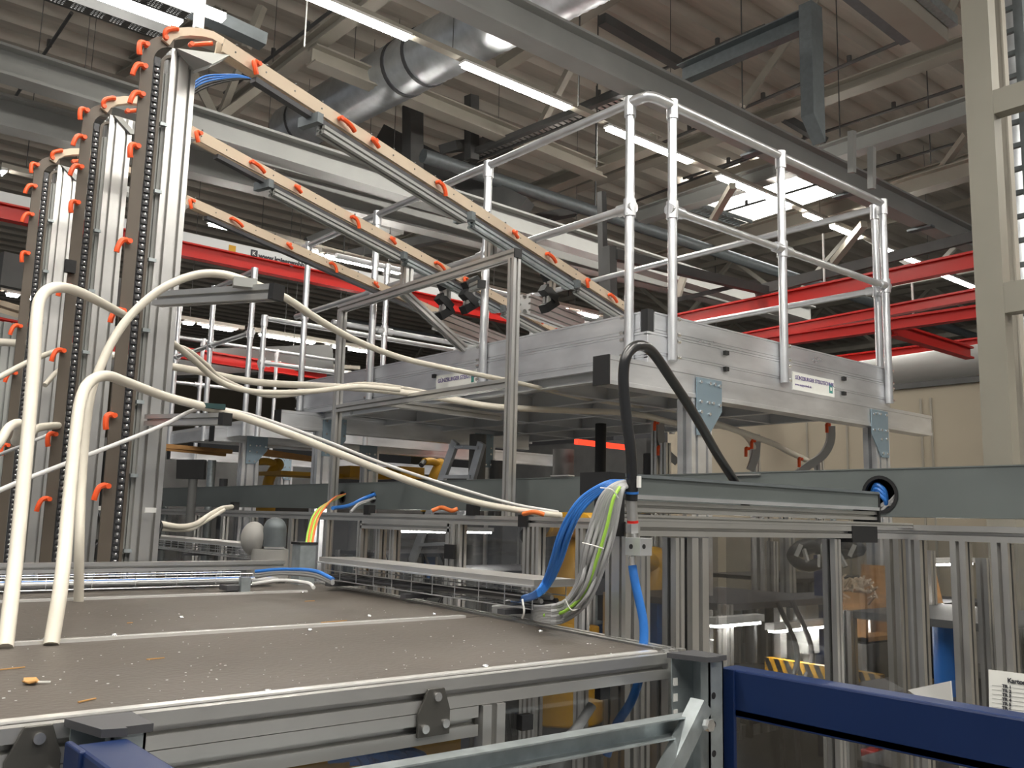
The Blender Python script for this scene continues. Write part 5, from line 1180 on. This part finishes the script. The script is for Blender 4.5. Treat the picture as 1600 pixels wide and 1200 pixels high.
yc_ = MB().box(3.55, 3.6, PX(892, 930, 3.55).y, PX(852, 930, 3.55).y, 0, PX(870, 900, 3.55).z).build('yellow_cabinet', YEL, label='yellow cabinet with dark letters behind the blue loom cables', cat='cabinet')
text('anv', .14, PX(858, 934, 3.545), (0, -1, 0), (0, 0, 1), INK, yc_, bold=.003)
y2c = MB().box(3.35, 3.40, PX(1003, 930, 3.35).y, PX(978, 930, 3.35).y, 0, PX(985, 905, 3.35).z).build('yellow_cabinet', YEL, label='narrow yellow cabinet beside the blue air hose', cat='cabinet')
text('S7', .12, PX(979, 942, 3.345), (0, -1, 0), (0, 0, 1), INK, y2c, bold=.003)
blk('yellow_pallet', (470, 745), 9.5, .7, .5, .04, YEL, 'flat yellow board beyond the duct behind the portal post', 'board')
blk('yellow_pallet', (560, 748), 9.8, .5, .5, .12, YEL, 'yellow box beyond the duct right of the portal post', 'box')
blk('yellow_pallet', (628, 748), 9.8, .3, .4, .12, YEL, 'second yellow box beyond the duct, farther right', 'box')
# wooden crate with straw, hazard rail, blue column
x_ = 4.1
y0, y1 = PX(1352, 950, x_).y, PX(1296, 950, x_).y; zA, zB = PX(1325, 1000, x_).z, PX(1325, 885, x_).z
cr = thing('wooden_crate', 'orange-brown wooden crate with a pile of light parts behind the clear panel', 'crate', (x_+.1, (y0+y1)/2, zA))
MB().box(x_, x_+.02, y0, y1, zA, zB-.12).build('side_board', WOOD, cr); MB().box(x_+.3, x_+.32, y0, y1, zA, zB).build('rear_board', WOOD, cr); MB().box(x_, x_+.32, y0, y1, zA, zA+.02).build('bottom_board', WOOD, cr)
MB().box(x_-.0, x_+.32, y0, y1, 0, zA-.01).build('stand', DKST, cr)
rr = random.Random(5); m = MB()
for i in range(60):
    p = V((x_+rr.uniform(-.0, .1), rr.uniform(y0, y1), zB-.13+rr.uniform(-.03, .07))); a_ = rr.uniform(-1.2, 1.2); dd_ = V((rr.uniform(-.3, .3), math.cos(a_), math.sin(a_)))*.03; m.bar(p-dd_, p+dd_, .01, .008)
m.build('wooden_dowels', BEIGE, cr, kind='stuff')
zA, zB = PX(1280, 1062, 3.9).z, PX(1280, 1040, 3.9).z; ya, yb_ = PX(1375, 1050, 3.9).y, PX(1195, 1050, 3.9).y
hz = thing('hazard_rail', 'black and yellow striped rail low behind the clear panels', 'rail', (3.9, (ya+yb_)/2, zA))
MB().box(3.9, 3.94, ya, yb_, zA, zB).build('rail', YEL, hz)
n_ = 11
for i in range(n_):
    u0 = ya+(yb_-ya)*i/n_; wv = (yb_-ya)/n_*.5; MB().prism([(3.899, u0, zA), (3.899, u0+wv, zA), (3.899, u0+wv+.03, zB), (3.899, u0+.03, zB)], (-.001, 0, 0)).build('black_stripe', BLACK, hz)
post_(1281, 4.9, 0, 2.15, .06, BLUE, 'blue upright post behind the clear panel right of the crossing rail', False)
post_(1300, 4.2, 0, 2.2, .045, ALU, 'slotted post in front of the crate')
post_(1205, 5.8, 0, 2.2, .05, ALU, 'slotted post left of the blue post')
post_(1445, 4.4, 0, 2.2, .05, ALU, 'slotted post behind the second guard wall post')
post_(1530, 3.4, 0, 2.2, .04, ALU, 'slotted post behind the white paper list')
MB().bar(D(1452, 900, 4.6), D(1500, 1110, 4.3), .05, .05).build('yellow_strut', WOOD, label='slanting ochre strut behind the small white board', cat='strut')
MB().tube([D(1330, 850, 4.2), D(1300, 868, 4.1), D(1262, 850, 4.0), D(1238, 868, 4.0), D(1262, 885, 4.0), D(1310, 868, 4.1), D(1345, 858, 4.1), D(1300, 846, 4.05), D(1250, 862, 4.0)], .026, 10).build('cable_bundle', BLACK, label='black cable bundle hanging behind the clear panel under the duct opening', cat='cable')
for i in range(7):
    p = D(1250+14*i, 862+(i % 3)*8, 3.9); MB().bar(p-V((.0, -.02+.012*(i % 3), .02)), p+V((.01, .03*(i % 2), .03)), .01, .018).build('cable_tag', WARM, label='pale tag on the black cable bundle behind the clear panel', cat='tag', group='tags on the black cable bundle')
for i, px in enumerate((1430, 1500, 1570)):
    c = D(px, 1190, 4.0); MB().box(c.x-.12, c.x+.12, c.y-.2, c.y+.2, c.z-.3, c.z+.03).build('red_bin', RED, label=['left', 'middle', 'right'][i]+' red bin low under the blue rack beam', cat='bin', bevel=.01)
post_(1296, 3.2, 0, 1.75, .06, WHITEM, 'white post end below the blue rack beam', False)
# things between platform legs
c = D(296, 732, 6.2); t = thing('monitor', 'black flat monitor beyond the duct right of the tallest tower', 'monitor', c)
MB().prism([D(275, 748, 6.2), D(318, 749, 6.25), D(319, 718, 6.25), D(276, 718, 6.2)], (.03, .03, 0)).build('screen', BLACK, t); MB().cyl((c.x+.05, c.y+.05, 0), (c.x+.05, c.y+.05, c.z), .03, 12).build('stand', DKST, t)
for i, (p0, p1) in enumerate((((250, 696), (362, 706)), ((250, 700), (352, 710)), ((400, 703), (492, 717)), ((402, 708), (492, 719)))):
    MB().bar(D(*p0, 8.6), D(*p1, 9.2), .03, .04).build('orange_strip', WOOD, label=['upper', 'lower', 'right upper', 'right lower'][i]+' orange-brown strip lying along the farthest carrier beam', cat='strip')
for i, (px, d, wv, m) in enumerate([(745, 7.5, .14, MACH), (775, 8, .14, MACH), (905, 8, .12, WARM), (955, 7, .12, DARKG), (938, 6.6, .08, BLACK), (1015, 7, .1, DARKG), (1190, 6.3, .1, ALU), (1228, 6.0, .07, ALU), (1075+105, 7.3, .06, ALU), (1280, 6.4, .05, ALU), (1300, 8, .05, GALV), (560, 9, .14, WARM), (580, 9.2, .14, GALV), (330, 9, .08, GALV), (350, 9, .08, DARKG), (262, 8.6, .06, GALV), (1025, 6.2, .05, ALU), (1040, 6.0, .05, ALU), (860, 7.6, .08, DKST), (820, 7.4, .07, ALU), (880, 9.4, .22, DKST)]):
    c = D(px, 740, d); zt9 = 2.98+(i % 3)*.02
    b = MB(); b.prof((c.x, c.y, 0), (c.x, c.y, zt9-.2*(i % 4)), wv, wv, up=(1, 0, 0)) if m is ALU else b.cyl((c.x, c.y, 0), (c.x, c.y, zt9-.2*(i % 4)), wv/2, 16)
    b.build('machine_post', m, label=['round', 'slim', 'grey', 'upright', 'narrow', 'plain', 'tall'][i % 7]+' post beyond the duct under the platform, '+['first', 'second', 'third', 'fourth', 'fifth', 'sixth', 'seventh', 'eighth', 'ninth', 'tenth', 'eleventh', 'twelfth', 'thirteenth', 'fourteenth', 'fifteenth', 'sixteenth', 'seventeenth', 'eighteenth', 'nineteenth', 'twentieth', 'last'][sorted([745,775,905,955,938,1015,1190,1228,1180,1280,1300,560,580,330,350,262,1025,1040,860,820,880]).index(px)]+' from the left', cat='post')
# curved chain conveyor ends to the right of the leg
for k, pts in enumerate(([(1298, 665), (1297, 690), (1285, 712), (1262, 728), (1240, 745)], [(1032, 662), (1034, 690), (1045, 710), (1058, 722)], [(1182, 690), (1180, 712), (1172, 735)])):
    P = [D(x, y, 6.2) for x, y in pts]; t = thing('curved_chain_guide', ['curved grey chain guide with orange levers right of the platform leg', 'curved grey chain guide left of the near platform leg', 'small curved chain guide right of the near platform leg'][k], 'conveyor', P[0])
    MB().tube(P, .035, 4, 4).build('guide_rail', GREYST, t)
    for q in (P[0]+V((-.05, 0, 0)), P[-2]+V((-.1, 0, .04))): add_lever(t, q, (-1, 0, .2), (0, 0, -1), (0, -1, 0), 1.0)
# grey lamella curtain far back
x_ = 11; m = MB()
y0, y1 = PX(1010, 720, x_).y, PX(790, 720, x_).y
MB().box(x_, x_+.2, y0, y1, 0, PX(900, 692, x_).z).build('roller_gate', DKST, label='dark grey gate far behind the platform, left of the black hose', cat='gate')
blk('shelf_rack', (620, 735), 12, 4, .8, 2.6, DKST, 'dark shelving far behind the platform', 'shelf', 0)
blk('shelf_rack', (330, 735), 15, 3.4, .8, 3.2, DKST, 'dark shelving far behind the towers', 'shelf', 0)
blk('shelf_rack', (60, 735), 14, 2.4, .8, 3.4, DKST, 'dark shelving far behind the left tower', 'shelf', 0)
blk('shelf_rack', (480, 700), 24, 6, .8, 4.0, DARKG, 'row of dark cabinets at the far end of the hall', 'shelf', 0)
blk('shelf_rack', (900, 700), 19, 3, 5, 4.0, DARKG, 'row of dark cabinets in the far corner of the hall', 'shelf', 0)
# dark chain columns at the left edge
for i, (px, d) in enumerate(((-12, 5.2), (14, 5.3), (33, 5.6))):
    c = D(px, 700, d); t = thing('conveyor_column', ['leftmost', 'middle', 'right'][i]+' of three dark conveyor columns at the left edge', 'conveyor', (c.x, c.y, 0))
    MB().prof((c.x, c.y, 0), (c.x, c.y, 3.35), .09, .09, 1, 2, up=(1, 0, 0)).build('profile_column', GREYST, t); MB().box(c.x-.1, c.x-.06, c.y-.06, c.y-.045, .8, 3.3).build('guide_plate', BEIGE_SHADED, t)
    for z in (2.3, 2.9): add_lever(t, (c.x-.1, c.y-.06, z), (-1, 0, 0), (0, 0, -1), (0, -1, 0), 1)
MB().prof(D(0, 478, 5.6), D(44, 492, 5.4), .05, .07).build('beige_rail', BEIGE, label='short beige rail end crossing behind the left tower at the edge', cat='rail')
for i, (p0, p1, d0, d1) in enumerate((((88, 505), (118, 520), 5.6, 5.6), ((85, 640), (105, 655), 6, 6), ((72, 740), (94, 760), 6, 6))):
    MB().bar(D(*p0, d0), D(*p1, d1), .05, .05).build('short_strut', CREAM, label=['upper', 'middle', 'lower'][i]+' short cream strut between the left and middle towers', cat='strut')
for i, (px, py, d) in enumerate(((235, 797, 3.0), (154, 794, 3.6))):
    p = D(px, py, d); MB().box(p.x-.018, p.x+.018, p.y-.003, p.y, p.z-.008, p.z+.008).build('white_label', WHITEM, label=['white label on the foot of the tallest tower', 'white label on the foot of the middle tower'][i], cat='label')
for i in range(9):
    p = D(243-(i % 3)*3, 770+12*i, 3.25); MB().tube([p, p+V((.02, .01, .05)), p+V((-.01, .03, .1)), p+V((.015, .02, .17))], .006, 6).build('cable', BLACK, label='black cable tangle at the foot of the tallest tower', cat='cable', group='black cables at the tallest tower foot')
